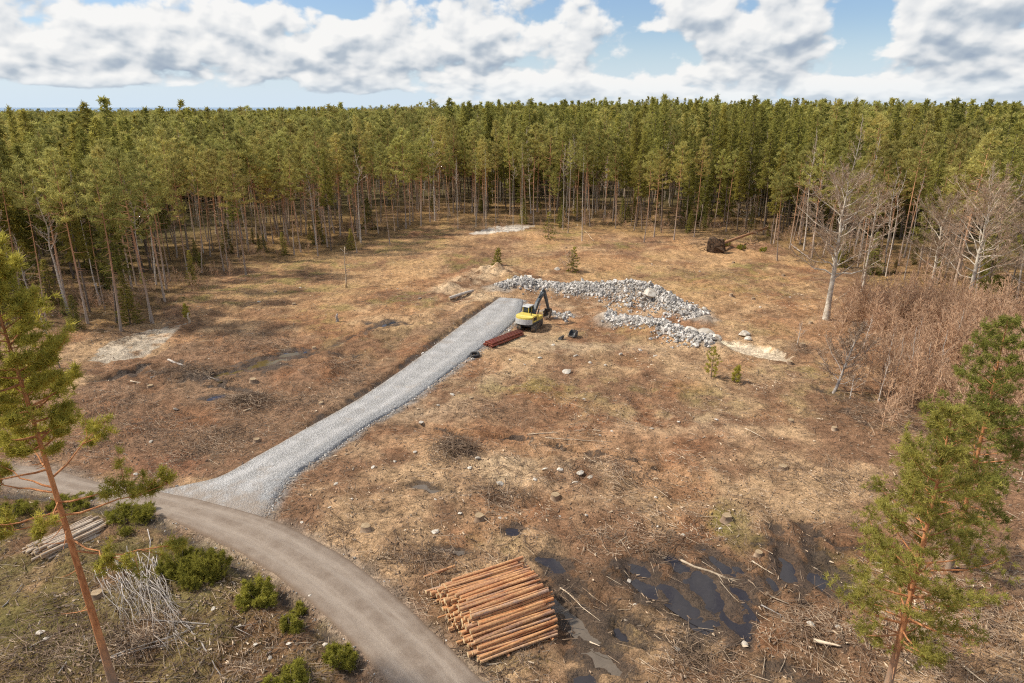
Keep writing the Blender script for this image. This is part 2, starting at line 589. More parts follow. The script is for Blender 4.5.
def height(x, y, full=False):
    x = np.asarray(x, float)
    y = np.asarray(y, float)
    b = base0(x, y)
    near = 1 - smooth(150, 200, np.hypot(x, y))
    n1 = fbm(x, y, 4.5, 2, 3)
    n2 = fbm(x, y, 1.3, 5, 3)
    n3 = fbm(x, y, .55, 8, 2)
    rough = 0.55 * n1 + 0.50 * n2 * (0.4 + 1.2 * smooth(-.1, .25, fbm(x, y, 14, 21, 2))) + .22 * n3
    z = b + rough * near
    dark = np.zeros_like(z)
    sand = np.zeros_like(z)
    for c, a, bb, h in MOUNDS:
        r2 = ((x - c[0]) / a) ** 2 + ((y - c[1]) / bb) ** 2
        z = z + h * np.exp(-r2 * 1.6) * (1 + 1.1 * n2)
    for line, w, d in RUTS:
        m = (x > line[:, 0].min() - 4) & (x < line[:, 0].max() + 4) & (y > line[:, 1].min() - 4) & (y < line[:, 1].max() + 4)
        if not m.any():
            continue
        dd, sd, par = dist_poly(x[m], y[m], line)
        dd = dd + n2[m] * .7
        end = smooth(0, .12, par) * smooth(0, .12, 1 - par) * min(1.0, d / .25)
        
        z[m] += (-d * (1 - smooth(w * .35, w, dd)) + d * .35 * np.exp(-((dd - w * 1.3) / (w * .4)) ** 2)) * end
        dark[m] = np.maximum(dark[m], (1 - smooth(w * .5, w * 1.5, dd + n3[m] * .9)) * (.1 + .9 * end))
    # rubble ridges
    for ln, hh, w in ((RIDGE_A, RIDGE_A_H, 2.7), (RIDGE_B, np.full(16, 1.1), 2.2), (RIDGE_C, np.full(3, .45), 1.4)):
        dd, sd, par = dist_poly(x, y, ln)
        hp = np.interp(par, np.linspace(0, 1, len(hh)), hh)
        z = z + hp * np.exp(-(dd / w) ** 2 * 1.5) * (1 + .6 * n1)
    ip = inside(x, y, PIT)
    pd, _, _ = dist_poly(x, y, np.vstack([PIT, PIT[:1]]))
    z = np.where(ip, z - .45 * smooth(0, .5, pd), z)
    sand = np.maximum(sand, np.where(ip, smooth(0.0, .3, pd + n3), 0))
    # puddles
    for c, u, L, w, k in PUD:
        qx, qy = x - c[0], y - c[1]
        m = np.hypot(qx, qy) < L + 4
        if not m.any():
            continue
        qx, qy = qx[m], qy[m]
        s = (qx * u[0] + qy * u[1]) / L
        t = (-qx * u[1] + qy * u[0]) / w
        r = np.sqrt(1.15 * s * s + (t * 1.5) ** 2) + n2[m] * 1.6 + n3[m] * 1.1
        lev = float(base0(np.array([c[0]]), np.array([c[1]]))[0]) - .16
        zz = z[m]
        wgt = 1 - smooth(1.0, 2.4, r)
        inn = lev + np.where(r < 1, -.16 * (1 - r), .13 * smooth(1, 1.8, r)) + .05 * n3[m]
        z[m] = zz * (1 - wgt) + inn * wgt
        sp = np.hypot(s, t) * 1.0
        reach = 2.4 if L < 2 else 1.9
        dark[m] = np.maximum(dark[m], 1 - smooth(.9, reach, np.hypot(s, t * .8) + n2[m] * 1.6 + n3[m]))
    # roads
    rb = base0(x, y)
    dlo, slo, _ = dist_poly(x, y, ROAD_LO)
    dup, sup, _ = dist_poly(x, y, ROAD_UP)
    ir = inside(x, y, ROAD_POLY)
    dr = np.where(ir, 0, np.minimum(dlo, dup))
    ditch = np.where(dlo < dup, 1.0, 0.0) * ~ir
    zr = rb - .03
    prof = zr - .30 * ditch * smooth(0, .5, dr) * (1 - smooth(.8, 1.6, dr))
    k = 1 - smooth(.5, 2.4, dr + .3 * n2)
    z = z * (1 - k) + prof * k
    dark = np.maximum(dark, ditch * smooth(.1, .4, dr) * (1 - smooth(.9, 1.5, dr + n2)) * .85)  # shadow strip in the roadside ditch, painted into the dark mask
    dl, _, pl = dist_poly(x, y, GRAV_L)
    dg, _, pg = dist_poly(x, y, GRAV_R)
    ig = inside(x, y, GRAV_POLY)
    dgr = np.where(ig, 0, np.minimum(dl, dg))
    left = (dl < dg) & ~ig
    g_lift = .20 * smooth(.05, .35, np.where(dl < dg, pl, pg))
    zg = rb + g_lift - .02
    bankh = .32 * smooth(.22, .34, pl) * (1 - .6 * smooth(.86, 1.0, pl))
    leftp = rb - .12 + (bankh + .25 * n2) * smooth(.30, .75, dl) + .12
    rightp = rb + (g_lift - .13 * smooth(.03, .25, pg)) * (1 - smooth(.1, 1.2, dg)) - .03 + n3 * .08
    k2 = 1 - smooth(.8, 5.0, dl + .8 * n2)
    z = np.where(left, z * (1 - k2) + leftp * k2, z)
    k3 = 1 - smooth(.5, 2.2, dgr + .5 * n2)
    z = np.where(~left & ~ig, z * (1 - k3) + rightp * k3, z)
    z = np.where(ig, zg - .20, z)
    z = np.where(ir & ~ig, rb - .03, z)
    dark = np.maximum(dark, np.where(left, (1 - smooth(.35, 1.15, dl + 1.2 * n2)) * smooth(.2, .3, pl) * .95, 0))  # dark soil below the bank, with the bank's shade painted in
    if full:
        return z, dict(dark=dark, sand=sand, dr=dr, dgr=dgr, left=left, dl=dl, n1=n1, n2=n2, n3=n3, ig=ig, ir=ir, pd=pd, ip=ip, dlo=dlo)
    return z


def hz(x, y):
    return float(height(np.array([x], float), np.array([y], float))[0])


def bd_of(az):
    return np.interp(az, BD_AZ, BD_R)


_bp = [(-420, 395), (-240, 375), (-100, 350), (0, 334), (60, 328), (120, 330), (150, 322), (172, 300), (210, 276), (250, 264), (300, 254), (345, 250), (380, 240), (420, 228), (450, 223), (500, 225),
       (560, 226), (600, 228), (650, 236), (700, 236), (740, 232), (775, 246), (810, 262), (850, 275), (900, 288), (950, 296), (1000, 303), (1060, 315), (1180, 345), (1340, 380)]
_bw = GL(_bp)
BD_AZ = np.degrees(np.arctan2(_bw[:, 0], _bw[:, 1]))
BD_R = np.hypot(_bw[:, 0], _bw[:, 1])

# ------------------------------------------------------------------ the ground sheet


def axis(lo, hi, step, far, grow=1.16):
    a = [0.0]
    mid = np.arange(lo, hi + step, step)
    up, s = [mid[-1]], step
    while up[-1] < far:
        s *= grow
        up.append(up[-1] + s)
    dn, s = [mid[0]], step
    while dn[-1] > -far:
        s *= grow
        dn.append(dn[-1] - s)
    return np.concatenate([np.array(dn[:0:-1]), mid, np.array(up[1:])])


ax = axis(-48, 62, .25, 9000, 1.10)
ay = axis(16, 96, .22, 9000, 1.035)
ay = ay[ay > -220]
GX, GY = np.meshgrid(ax, ay)
gz, F = height(GX.ravel(), GY.ravel(), True)
gx, gy = GX.ravel(), GY.ravel()
nx, ny = len(ax), len(ay)

# what grows or lies where: real albedo per ground vertex
pxx, pyy = to_px(gx, np.maximum(gy, 1), 0 * gx)
L = lambda c: np.array(c)[None]
soil = L((0.225, 0.126, 0.070))
straw = L((0.400, 0.262, 0.145))
rust = L((0.285, 0.130, 0.060))
moss = L((0.140, 0.125, 0.032))
sandc = L((0.50, 0.375, 0.235))
darkc = L((0.032, 0.022, 0.014))
duff = L((0.15, 0.098, 0.045))


def mixc(a, b, f):
    f = np.clip(f, 0, 1)[:, None]
    return a * (1 - f) + b * f


nA = fbm(gx, gy, 22, 31, 3)
nB = fbm(gx, gy, 7, 33, 4)
nC = fbm(gx, gy, 2.2, 35, 4)
nD = fbm(gx, gy, .9, 37, 3)
c = mixc(np.repeat(soil, len(gx), 0), straw, smooth(-.16, .28, nB + .7 * nC + .2 * nA + .08 * smooth(45, 110, gy)))
c = mixc(c, rust, .5 * smooth(.02, .25, nA * .7 + fbm(gx, gy, 5, 41, 4)))
rr = np.hypot(gx, gy)
azz = np.degrees(np.arctan2(gx, np.maximum(gy, 1e-3)))
# grassy far part, warmer
c = mixc(c, L((0.45, 0.265, 0.12)), .6 * smooth(62, 100, gy) * smooth(-.25, .15, nB))


def blob(px, py, a, b, ang=0):
    p = G(px, py)
    dx, dy = gx - p[0], gy - p[1]
    ca, sa = math.cos(ang), math.sin(ang)
    return np.exp(-(((dx * ca + dy * sa) / a) ** 2 + ((-dx * sa + dy * ca) / b) ** 2))


# brown dug-over field left of the gravel road
lf = inside(gx, gy, GL([(60, 395), (180, 340), (290, 335), (420, 330), (480, 305), (419, 358), (306, 427), (215, 477), (120, 470)]))
c = mixc(c, L((0.185, 0.110, 0.068)), np.where(lf, .75, 0) * smooth(-.25, .15, nC + nB))
c = mixc(c, L((0.215, 0.095, 0.050)), .8 * blob(175, 460, 5, 2.5) * smooth(-.2, .1, nC))
# moss and green patches
gmask = np.zeros(len(gx))
for px, py, a, b, s in [(300, 288, 9, 4, .6), (215, 298, 7, 3, .7), (380, 240, 12, 5, .6), (320, 262, 12, 5, .6), (660, 395, 9, 3, .55), (540, 385, 9, 2.5, .6), (600, 292, 8, 1.6, .4), (720, 520, 1.8, 3.0, .8), (690, 495, 1.5, 1.2, .6),
                        (755, 530, 1, 3, .7), (690, 275, 18, 5, .4), (730, 290, 10, 4, .4), (810, 370, 6, 3, .5), (850, 400, 7, 4, .5), (845, 560, 2, 2, .7), (860, 580, 2, 2, .6), (490, 545, 2, 1, .4), (10, 505, 5, 4, .7), (30, 560, 2, 1, .7),
                        (20, 620, 3, 2.5, .7), (60, 650, 3, 2, .5), (150, 540, 5, 2, .6), (230, 640, 3, 2, .4), (180, 610, 2, 1.5, .5), (520, 262, 10, 4, .4), (470, 545, 1.5, 1, .5), (260, 500, 1, .5, 0), (500, 660, 2, 1, .3), (620, 640, 2, 1.2, .4), (640, 410, 8, 2, .4)]:
    gmask = np.maximum(gmask, s * blob(px, py, a, b))
gmask = np.maximum(gmask, .6 * smooth(.0, .2, fbm(gx, gy, 9, 51, 3)) * smooth(55, 90, gy))
gm = np.clip(gmask * smooth(-.12, .18, nC + .5 * nD) * 1.35, 0, 1)
c = mixc(c, moss, gm * .8)
# dull heath in the lower left, beyond the road
fl = (~F['ir']) & (F['dlo'] < 60) & inside(gx, gy, GL([(-500, 500), (30, 487), (100, 500), (150, 513), (200, 536), (250, 565), (300, 601), (350, 648), (384, 683), (440, 850), (-300, 900)]))
c = mixc(c, mixc(np.repeat(L((0.125, 0.070, 0.036)), len(gx), 0), L((0.115, 0.10, 0.032)), smooth(-.1, .2, nB + nC)), np.where(fl, .72, 0) * smooth(-.35, .05, nC))
# pale sandy spoil
for px, py, a, b, s in [(493, 274, 3.2, 4, .95), (468, 284, 3, 3, .8), (446, 291, 2.2, 2.2, .7), (600, 349, 7, 1.8, .55), (545, 345, 5, 2, .5), (420, 405, 5, 3, .5), (495, 462, 1.6, 1.5, .6), (575, 470, 2.6, 1.6, .55), (500, 480, .6, .6, .8),
                        (645, 312, 9, 1.6, .5), (590, 305, 6, 1.2, .6), (470, 375, 3, 3, .5), (360, 440, 2, 2, .4), (540, 475, 5, 3, .3), (520, 335, 4, 2, .5), (700, 420, 5, 2, .25), (475, 300, 4, 4, .6), (640, 420, 8, 4, .25)]:
    c = mixc(c, sandc, s * blob(px, py, a, b) * smooth(-.3, .1, nC + nD * .5))
for ln_, w_ in ((RIDGE_A, 2.6), (RIDGE_B, 1.9), (RIDGE_C, 1.2)):
    dd_ = dist_poly(gx, gy, ln_)[0]
    c = mixc(c, L((0.36, 0.305, 0.24)), .9 * (1 - smooth(w_ * .4, w_, dd_ + 1.8 * nC + .8 * nD)))
c = mixc(c, L((0.46, 0.40, 0.31)), .8 * np.where(inside(gx, gy, ROCKPATCH), smooth(-.28, .05, fbm(gx, gy, 1.1, 61, 3) + .1), 0))
c = mixc(c, L((0.60, 0.55, 0.47)), np.where(inside(gx, gy, ROCKPATCH2), .85, 0))
c = mixc(c, L((0.62, 0.50, 0.35)), F['sand'])
# gravel spilling off the raised road, roadside dust
rightside = (~F['left']) & (~F['ig'])
c = mixc(c, L((0.24, 0.225, 0.205)), np.where(rightside, .85 * (1 - smooth(.1, .8, F['dgr'] + .9 * nD)), 0))
c = mixc(c, L((0.26, 0.205, 0.155)), .7 * (1 - smooth(.0, .9, F['dr'] + nD)))
# forest floor
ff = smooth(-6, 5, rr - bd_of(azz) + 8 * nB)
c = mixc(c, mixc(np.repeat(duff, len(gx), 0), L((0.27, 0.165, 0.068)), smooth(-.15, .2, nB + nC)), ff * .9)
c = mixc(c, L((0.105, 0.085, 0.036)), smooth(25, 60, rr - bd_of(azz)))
# thicket soil on the right
th = inside(gx, gy, GL([(800, 330), (850, 300), (1024, 300), (1300, 380), (1300, 500), (1024, 420), (900, 400), (840, 385)]))
c = mixc(c, L((0.25, 0.135, 0.07)), np.where(th, .6, 0))
for px, py, a, b, s in [(875, 415, 5, 2, .45), (840, 385, 3, 1, .6), (620, 590, 3, 2, .3), (690, 600, 4, 2.5, .6), (560, 610, 2, 3, .5), (790, 660, 2.5, 1, .75), (455, 452, 1.8, 1.3, .75), (245, 398, 3, 1.4, .7), (800, 545, 2.5, 2.5, .4),
                        (180, 370, 4, 1.8, .6), (860, 545, 2.5, .7, .6), (440, 625, 1.1, 2.2, .6), (430, 590, 1, 1, .5), (585, 570, 2.5, 1.3, .5), (340, 420, 6, 3, .25), (520, 500, 3, 1, .4), (250, 440, 8, 4, .25)]:  # dark soil patches; those left of the log stack paint its shadow
    c = mixc(c, L((0.080, 0.052, 0.032)), s * blob(px, py, a, b) * smooth(-.3, .15, nC + nD))
for px, py, a, b, s in [(690, 595, 3.6, 2.6, 1.0), (640, 570, 2.2, 1.6, .9), (735, 610, 2.0, 1.8, .9), (790, 560, 1.5, 3.2, .95), (818, 560, 1.2, 3.0, .85), (560, 575, 1.4, 2.0, .9), (590, 630, 1.5, 2.5, .9), (610, 660, 1.6, 1.6, .8), (715, 558, 1.4, 1.2, .9), (745, 580, 1.4, 1.4, .8),
                        (670, 640, 2.6, 1.2, .6), (790, 665, 2.6, 1.1, .8), (840, 645, 2.0, .8, .6), (850, 543, 2.6, .7, .7), (465, 455, 1.8, 1.2, .6), (432, 490, 2.2, .8, .5), (512, 530, 1.0, .7, .7), (250, 365, 5, 1.6, .6), (330, 352, 4, 1.3, .6), (390, 325, 4, 1.5, .6), (205, 375, 3.5, 2, .7), (150, 372, 5, 1.2, .6)]:
    F['dark'] = np.maximum(F['dark'], np.clip(2.0 * s * blob(px, py, a, b) - .35 + 1.9 * nC + 1.1 * nD, 0, 1) * (~F['ir']) * (~F['ig']))
wet_shade = np.clip(F['dark'], 0, 1)  # mud and wet ruts, plus the shade painted beside both roads
c = c * (1 + .55 * np.clip(nD, -.4, .4) + .45 * np.clip(nC, -.4, .4))[:, None] * (1 + .20 * (1 - wet_shade))[:, None]
c = np.clip(c, .012, .8)
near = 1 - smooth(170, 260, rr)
cols = np.concatenate([c, wet_shade[:, None]], 1)

ii = np.arange(ny - 1)[:, None] * nx + np.arange(nx - 1)[None]
quads = np.stack([ii, ii + 1, ii + nx + 1, ii + nx], -1).reshape(-1, 4)


def ground_mat():
    m, nt = new_mat('clearcut_ground')
    N = NT(nt)
    a = N.node('ShaderNodeAttribute', attribute_name='soil')
    base, wet_shade0 = a.outputs['Color'], a.outputs['Alpha']
    p = N.pos()
    edge = N.add(N.mul(N.sub(N.noise(p, 1.3, 6, .7), .5), 1.5), N.mul(N.sub(N.noise(p, 8.0, 3, .7), .5), .7))
    wet_shade = N.sstep(N.add(wet_shade0, N.mul(edge, N.sstep(wet_shade0, .02, .25))), .50, .95)
    base = N.mix(N.mul(wet_shade, .86), base, N.mix(N.noise(p, 2.3, 5, .7), (0.030, 0.021, 0.014), (0.105, 0.068, 0.042)))
    n1 = N.noise(p, 1.6, 6, 0.68)
    n2 = N.noise(p, 7.0, 5, 0.7)
    n3 = N.noise(N.vscale(p, (1, 1, .2)), 19.0, 3, 0.7)
    k = N.add(N.lin(n1, .3, .7, .55, 1.42), N.lin(n2, .3, .7, -.48, .48))
    k = N.add(k, N.lin(n3, .3, .7, -.38, .38))
    col = N.mix(1.0, base, N.xyz(k, k, k), 'MULTIPLY')
    # bits of straw, bark and chips lighter than the soil; dry needles
    dry = N.sub(1.0, wet_shade)
    chips = N.mul(N.sstep(N.noise(N.vscale(p, (1.0, 1.7, 1)), 13.0, 4, .75, 1.5), .60, .70), dry)
    col = N.mix(N.mul(chips, .75), col, (0.60, 0.45, 0.29))
    holes = N.sstep(N.noise(p, 4.2, 5, .7, .6), .60, .70)
    col = N.mix(N.mul(holes, .75), col, (0.055, 0.038, 0.024))
    mot = N.sstep(N.noise(p, 1.15, 6, .72, .8), .53, .66)
    col = N.mix(N.mul(N.mul(mot, dry), .5), col, (0.105, 0.062, 0.035))
    pale = N.sstep(N.noise(N.vscale(p, (1, 1, .3)), 1.9, 6, .75, .5), .60, .72)
    col = N.mix(N.mul(N.mul(pale, dry), .42), col, (0.50, 0.36, 0.215))
    h = N.add(N.mul(n1, .6), N.add(N.mul(n2, .5), N.mul(n3, .25)))
    rough = N.lin(wet_shade, .4, 1.0, .95, .62)
    N.out(N.bsdf(col, rough, N.bump(h, .9, .30), 0, N.lin(wet_shade, .4, 1, .12, .4)))
    return m


M['ground'] = ground_mat()
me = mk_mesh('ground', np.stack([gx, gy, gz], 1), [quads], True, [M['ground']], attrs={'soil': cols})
ground = tag(link('ground', me), kind='structure')
GROUND_COL = cols


# ------------------------------------------------------------------ roads
def strip(name, A, B, m, zf, mat):
    n = len(A)
    t = np.linspace(0, 1, m)
    P = A[:, None] * (1 - t)[None, :, None] + B[:, None] * t[None, :, None]
    x, y = P[..., 0].ravel(), P[..., 1].ravel()
    s = np.repeat(np.linspace(0, 1, n), m)
    tt = np.tile(t, n)
    # ragged edges
    ragged = .25 * fbm(x, y, .8, 71, 3)
    dirv = np.repeat(B - A, m, 0)
    ln = np.linalg.norm(dirv, axis=1, keepdims=True)
    dirv = dirv / ln
    edge = np.where(tt < .01, -1.0, np.where(tt > .99, 1.0, 0))
    x = x + dirv[:, 0] * ragged * np.abs(edge)
    y = y + dirv[:, 1] * ragged * np.abs(edge)
    if name == 'gravel_road':
        alongv = np.repeat(np.gradient((A + B) / 2, axis=0), m, 0)
        alongv = alongv / np.linalg.norm(alongv, axis=1, keepdims=True)
        push = (s < .02) * (.9 * fbm(x, y, 1.6, 73, 4) - .1)
        x = x + alongv[:, 0] * push
        y = y + alongv[:, 1] * push
    z = zf(x, y, s, tt)
    ii = np.arange(n - 1)[:, None] * m + np.arange(m - 1)[None]
    q = np.stack([ii, ii + 1, ii + m + 1, ii + m], -1).reshape(-1, 4)
    me = mk_mesh(name, np.stack([x, y, z], 1), [q], True, [mat], attrs={'across': tt, 'along': s})
    me2 = me
    if me2.polygons[0].normal.z < 0:
        me2.flip_normals()
    return tag(link(name, me2), kind='structure')


def road_mat():
    m, nt = new_mat('packed_dirt_road')
    N = NT(nt)
    p = N.pos()
    t = N.attr('across')
    n = N.noise(p, 1.1, 5, .6)
    f = N.noise(p, 18, 4, .7)
    s = N.xyz(N.mul(t, 9.0), N.mul(N.attr('along'), 22.0), 0.0)
    st = N.noise(s, 1.6, 4, .6)
    col = N.mix(N.lin(n, .35, .65), (0.215, 0.165, 0.125), (0.285, 0.228, 0.178))
    # wheel tracks are paler and smoother, the middle and the edges looser
    w1 = N.math('POWER', N.math('ABSOLUTE', N.sub(t, .30)), 2.0)
    w2 = N.math('POWER', N.math('ABSOLUTE', N.sub(t, .70)), 2.0)
    tr = N.sub(1.0, N.sstep(N.math('MINIMUM', w1, w2), 0.0, .022))
    col = N.mix(N.mul(tr, N.lin(st, .3, .6, .1, .7)), col, (0.345, 0.285, 0.228))
    col = N.mix(N.sstep(N.math('ABSOLUTE', N.sub(t, .5)), .40, .52), col, (0.17, 0.118, 0.08))
    k = N.lin(f, .25, .75, .78, 1.22)
    col = N.mix(1.0, col, N.xyz(k, k, k), 'MULTIPLY')
    peb = N.sstep(N.noise(p, 26, 2, .5), .68, .74)
    col = N.mix(N.mul(peb, .5), col, (0.46, 0.40, 0.34))
    N.out(N.bsdf(col, .95, N.bump(N.add(f, N.mul(n, .6)), .45, .06), 0, .15))
    return m


def gravel_mat():
    m, nt = new_mat('crushed_grey_gravel')
    N = NT(nt)
    p = N.pos()
    t = N.attr('across')
    cell = N.node('ShaderNodeTexVoronoi', feature='F1')
    N.put(cell.inputs['Vector'], p)
    cell.inputs['Scale'].default_value = 9.0
    v = N.sep(cell.outputs['Color'])[0]
    d = cell.outputs['Distance']
    big = N.noise(p, .8, 4, .6)
    fine = N.noise(p, 15, 3, .6)
    col = N.mix(v, (0.39, 0.378, 0.36), (0.54, 0.522, 0.50))
    col = N.mix(N.sstep(d, .30, .62), col, (0.30, 0.29, 0.272))
    k = N.add(N.lin(big, .3, .7, .84, 1.12), N.lin(fine, .3, .7, -.14, .14))
    col = N.mix(1.0, col, N.xyz(k, k, k), 'MULTIPLY')
    # coarser, bluer stone along the right shoulder, packed lanes paler
    col = N.mix(N.mul(N.sstep(N.add(t, N.mul(N.sub(big, .5), .25)), .70, .86), .55), col, N.mix(v, (0.16, 0.165, 0.165), (0.36, 0.36, 0.355)))
    lane = N.sub(1.0, N.sstep(N.math('ABSOLUTE', N.sub(N.math('ABSOLUTE', N.sub(t, .45)), .2)), .02, .13))
    col = N.mix(N.mul(lane, N.lin(big, .35, .65, .1, .5)), col, (0.54, 0.52, 0.495))
    col = N.mix(N.mul(N.sub(1.0, N.sstep(N.add(t, N.mul(N.sub(big, .5), .2)), .02, .12)), .6), col, (0.24, 0.19, 0.145))
    col = N.mix(N.mul(N.sstep(N.noise(p, .5, 4, .65), .55, .7), .3), col, (0.36, 0.29, 0.22))
    dusty = N.sub(1.0, N.sstep(N.add(N.attr('along'), N.mul(N.sub(N.noise(p, 1.1, 5, .7), .5), .22)), .0, .09))
    col = N.mix(N.mul(dusty, .85), col, (0.29, 0.235, 0.185))
    N.out(N.bsdf(col, .95, N.bump(N.add(N.mul(d, -1.0), N.mul(fine, .5)), .7, .08), 0, .15))
    return m


M['road'], M['gravel'] = road_mat(), gravel_mat()
strip('dirt_road', ROAD_LO, ROAD_UP, 26, lambda x, y, s, t: base0(x, y) + .06 * np.sin(np.pi * t) - .05 * (np.abs(t - .5) > .49) - .035 * np.exp(-((np.abs(t - .5) - .2) / .07) ** 2) + .03 * fbm(x, y, 1.4, 3, 3), M['road'])
strip('gravel_road', GRAV_L, GRAV_R, 26, lambda x, y, s, t: base0(x, y) - .05 + .125 * smooth(.0, .07, s) + .16 * smooth(.02, .3, s) - .12 * smooth(.80, 1.0, t) * smooth(.02, .25, s) - .25 * (t < .01) * smooth(.0, .1, s) - .25 * (t > .99) + .06 * fbm(x, y, .7, 4, 3), M['gravel'])


# ------------------------------------------------------------------ puddles
def water_mat(name, col, rough):
    m, nt = new_mat(name)
    N = NT(nt)
    n = N.noise(N.pos(), 3.0, 3, .6)
    s = N.node('ShaderNodeBsdfPrincipled')
    N.put(s.inputs['Base Color'], N.mix(n, tuple(c * .7 for c in col), tuple(c * 1.25 for c in col)))
    s.inputs['Roughness'].default_value = rough
    s.inputs['IOR'].default_value = 1.33
    s.inputs['Specular IOR Level'].default_value = .55
    N.put(s.inputs['Normal'], N.bump(N.noise(N.pos(), 5, 2), .04, .02))
    N.out(s.outputs[0])
    return m


M['w_d'] = water_mat('dark_peat_water', (0.036, 0.032, 0.035), .03)
M['w_m'] = water_mat('muddy_water', (0.150, 0.120, 0.090), .12)
M['w_o'] = water_mat('olive_ditch_water', (0.120, 0.085, 0.030), .06)
for c_, u_, L_, w_, k_ in PUD:
    lev = float(base0(np.array([c_[0]]), np.array([c_[1]]))[0]) - .16
    th_ = np.linspace(0, 2 * math.pi, 28, endpoint=False)
    s_, t_ = np.cos(th_) * L_ * 1.45, np.sin(th_) * w_ * 1.5
    X = c_[0] + s_ * u_[0] - t_ * u_[1]
    Y = c_[1] + s_ * u_[1] + t_ * u_[0]
    me = mk_mesh('puddle', np.stack([X, Y, np.full(28, lev)], 1), [np.arange(28)[None]], False, [M['w_' + k_]])
    tag(link('puddle', me), kind='structure')
# distant sea on the left horizon
th_ = np.radians(np.linspace(-62, 62, 40))
sx = np.concatenate([np.sin(th_) * 4200, np.sin(th_[::-1]) * 60000])
sy = np.concatenate([np.cos(th_) * 4200, np.cos(th_[::-1]) * 60000])
mw_, ntw = new_mat('far_sea')
Nw = NT(ntw)
Nw.out(Nw.bsdf((0.20, 0.30, 0.42), .55, None, 0, .3))
n_ = 40
q_ = np.stack([np.arange(39), np.arange(1, 40), 79 - np.arange(1, 40), 79 - np.arange(39)], 1)
me = mk_mesh('sea', np.stack([sx, sy, np.full(80, -14.0)], 1), [q_], False, [mw_])
if me.polygons[0].normal.z < 0:
    me.flip_normals()
tag(link('sea', me), kind='structure')
# ------------------------------------------------------------------ trees: meshes
def unit(v):
    return v / (np.linalg.norm(v, axis=-1, keepdims=True) + 1e-9)


def needles(r, C, D, blades, length, width, spread=.75):
    """fans of thin blades: C (n,3) clump centres, D (n,3) shoot directions"""
    n = len(C)
    d = unit(D[:, None] * .55 + r.normal(0, spread, (n, blades, 3)))
    L = length * r.uniform(.6, 1.25, (n, blades, 1))
    side = unit(np.cross(d, r.normal(0, 1, (n, blades, 3)))) * width * .5
    base = C[:, None] + r.normal(0, length * .18, (n, blades, 3))
    tip = base + d * L
    V = np.stack([base - side, base + side, tip + side * .35, tip - side * .35], 2).reshape(-1, 3)
    Fq = np.arange(n * blades * 4).reshape(-1, 4)
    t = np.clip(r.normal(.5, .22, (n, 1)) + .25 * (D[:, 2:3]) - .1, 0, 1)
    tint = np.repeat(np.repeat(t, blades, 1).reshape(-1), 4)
    return V, Fq, tint


def pine_shape(seed, H=20.0, cb=.55, R=2.3, nb=34, cpb=9, blades=7, bl=.38, bw=.10, tr=.15, lean=.3, dead=10, sides=6, sub=1.0, prof_pow=.75, asym=.25, flat=.25):
    r = np.random.default_rng(seed)
    tz = np.linspace(0, 1, 10)
    ph = r.uniform(0, 6.28)
    off = np.stack([lean * np.sin(tz * 2.2 + ph) - lean * math.sin(ph), lean * np.sin(tz * 1.7 + ph * 1.7) - lean * math.sin(ph * 1.7), tz * H], 1)
    tw = [(off, tr * (1 - tz * .88) * (1 + .35 * np.exp(-tz * 30)))]
    C, D = [], []
    gaps = r.uniform(0, 6.28, 2)
    for i in range(nb):
        t = cb + (1 - cb) * ((i + r.uniform(0, 1)) / nb) ** .9
        t = min(t, .985)
        k = (t - cb) / (1 - cb)
        prof = (min(1, (k + .18) / .35)) * (1 - k ** 1.6) ** prof_pow + .10
        az = i * 2.4 + r.normal(0, .5)
        ln = R * prof * r.uniform(.55, 1.2) * (1 - asym * (math.cos(az - gaps[0]) > .6))
        el = -.12 + .75 * k + r.normal(0, .12)
        p0 = np.array([np.interp(t, tz, off[:, q]) for q in range(3)])
        dirv = np.array([math.cos(az) * math.cos(el), math.sin(az) * math.cos(el), math.sin(el)])
        s = np.linspace(0, 1, 5)[:, None]
        pts = p0 + dirv * s * ln + np.array([0, 0, 1]) * (.28 * ln * s ** 2) + r.normal(0, .03 * ln, (5, 3)) * s
        rad0 = max(.016, tr * .28 * (1 - k * .7)) * min(1.3, ln / R + .3)
        tw.append((pts, rad0 * (1 - s[:, 0] * .8)))
        m = max(3, int(cpb * (ln / R) * r.uniform(.7, 1.3) + 1))
        ss = r.uniform(.30, 1.0, m) ** .7
        latv = np.array([-math.sin(az), math.cos(az), 0])
        lat = r.normal(0, .26, m) * ln * sub * (1.15 - ss * .5)
        c = np.stack([np.interp(ss, s[:, 0], pts[:, q]) for q in range(3)], 1) + latv * lat[:, None] + np.array([0, 0, 1]) * (np.abs(r.normal(0, flat * .5, m)) * ln * .5)[:, None]
        C.append(c)
        D.append(unit(dirv * .6 + np.array([0, 0, .75]) + latv * (lat / ln)[:, None] + r.normal(0, .2, (m, 3))))
    # leader
    C.append(off[-1] + np.stack([r.normal(0, .12, 6), r.normal(0, .12, 6), r.uniform(-1.0, .1, 6)], 1))
    D.append(np.tile([0, 0, 1.0], (6, 1)))
    for i in range(dead):
        t = r.uniform(.22, cb + .1)
        az = r.uniform(0, 6.28)
        p0 = np.array([np.interp(t, tz, off[:, q]) for q in range(3)])
        ln = r.uniform(.4, 1.5) * R / 2.3
        dv = np.array([math.cos(az), math.sin(az), r.uniform(-.35, .2)])
        tw.append((np.stack([p0, p0 + dv * ln * .5 + [0, 0, -.05], p0 + dv * ln]), np.array([.03, .02, .008]) * R / 2.3))
    V, Q, T = tubes(tw, sides, False)
    NV, NF, tint = needles(r, np.vstack(C), np.vstack(D), blades, bl, bw)
    return (V, [Q]), (NV, [NF], tint), off


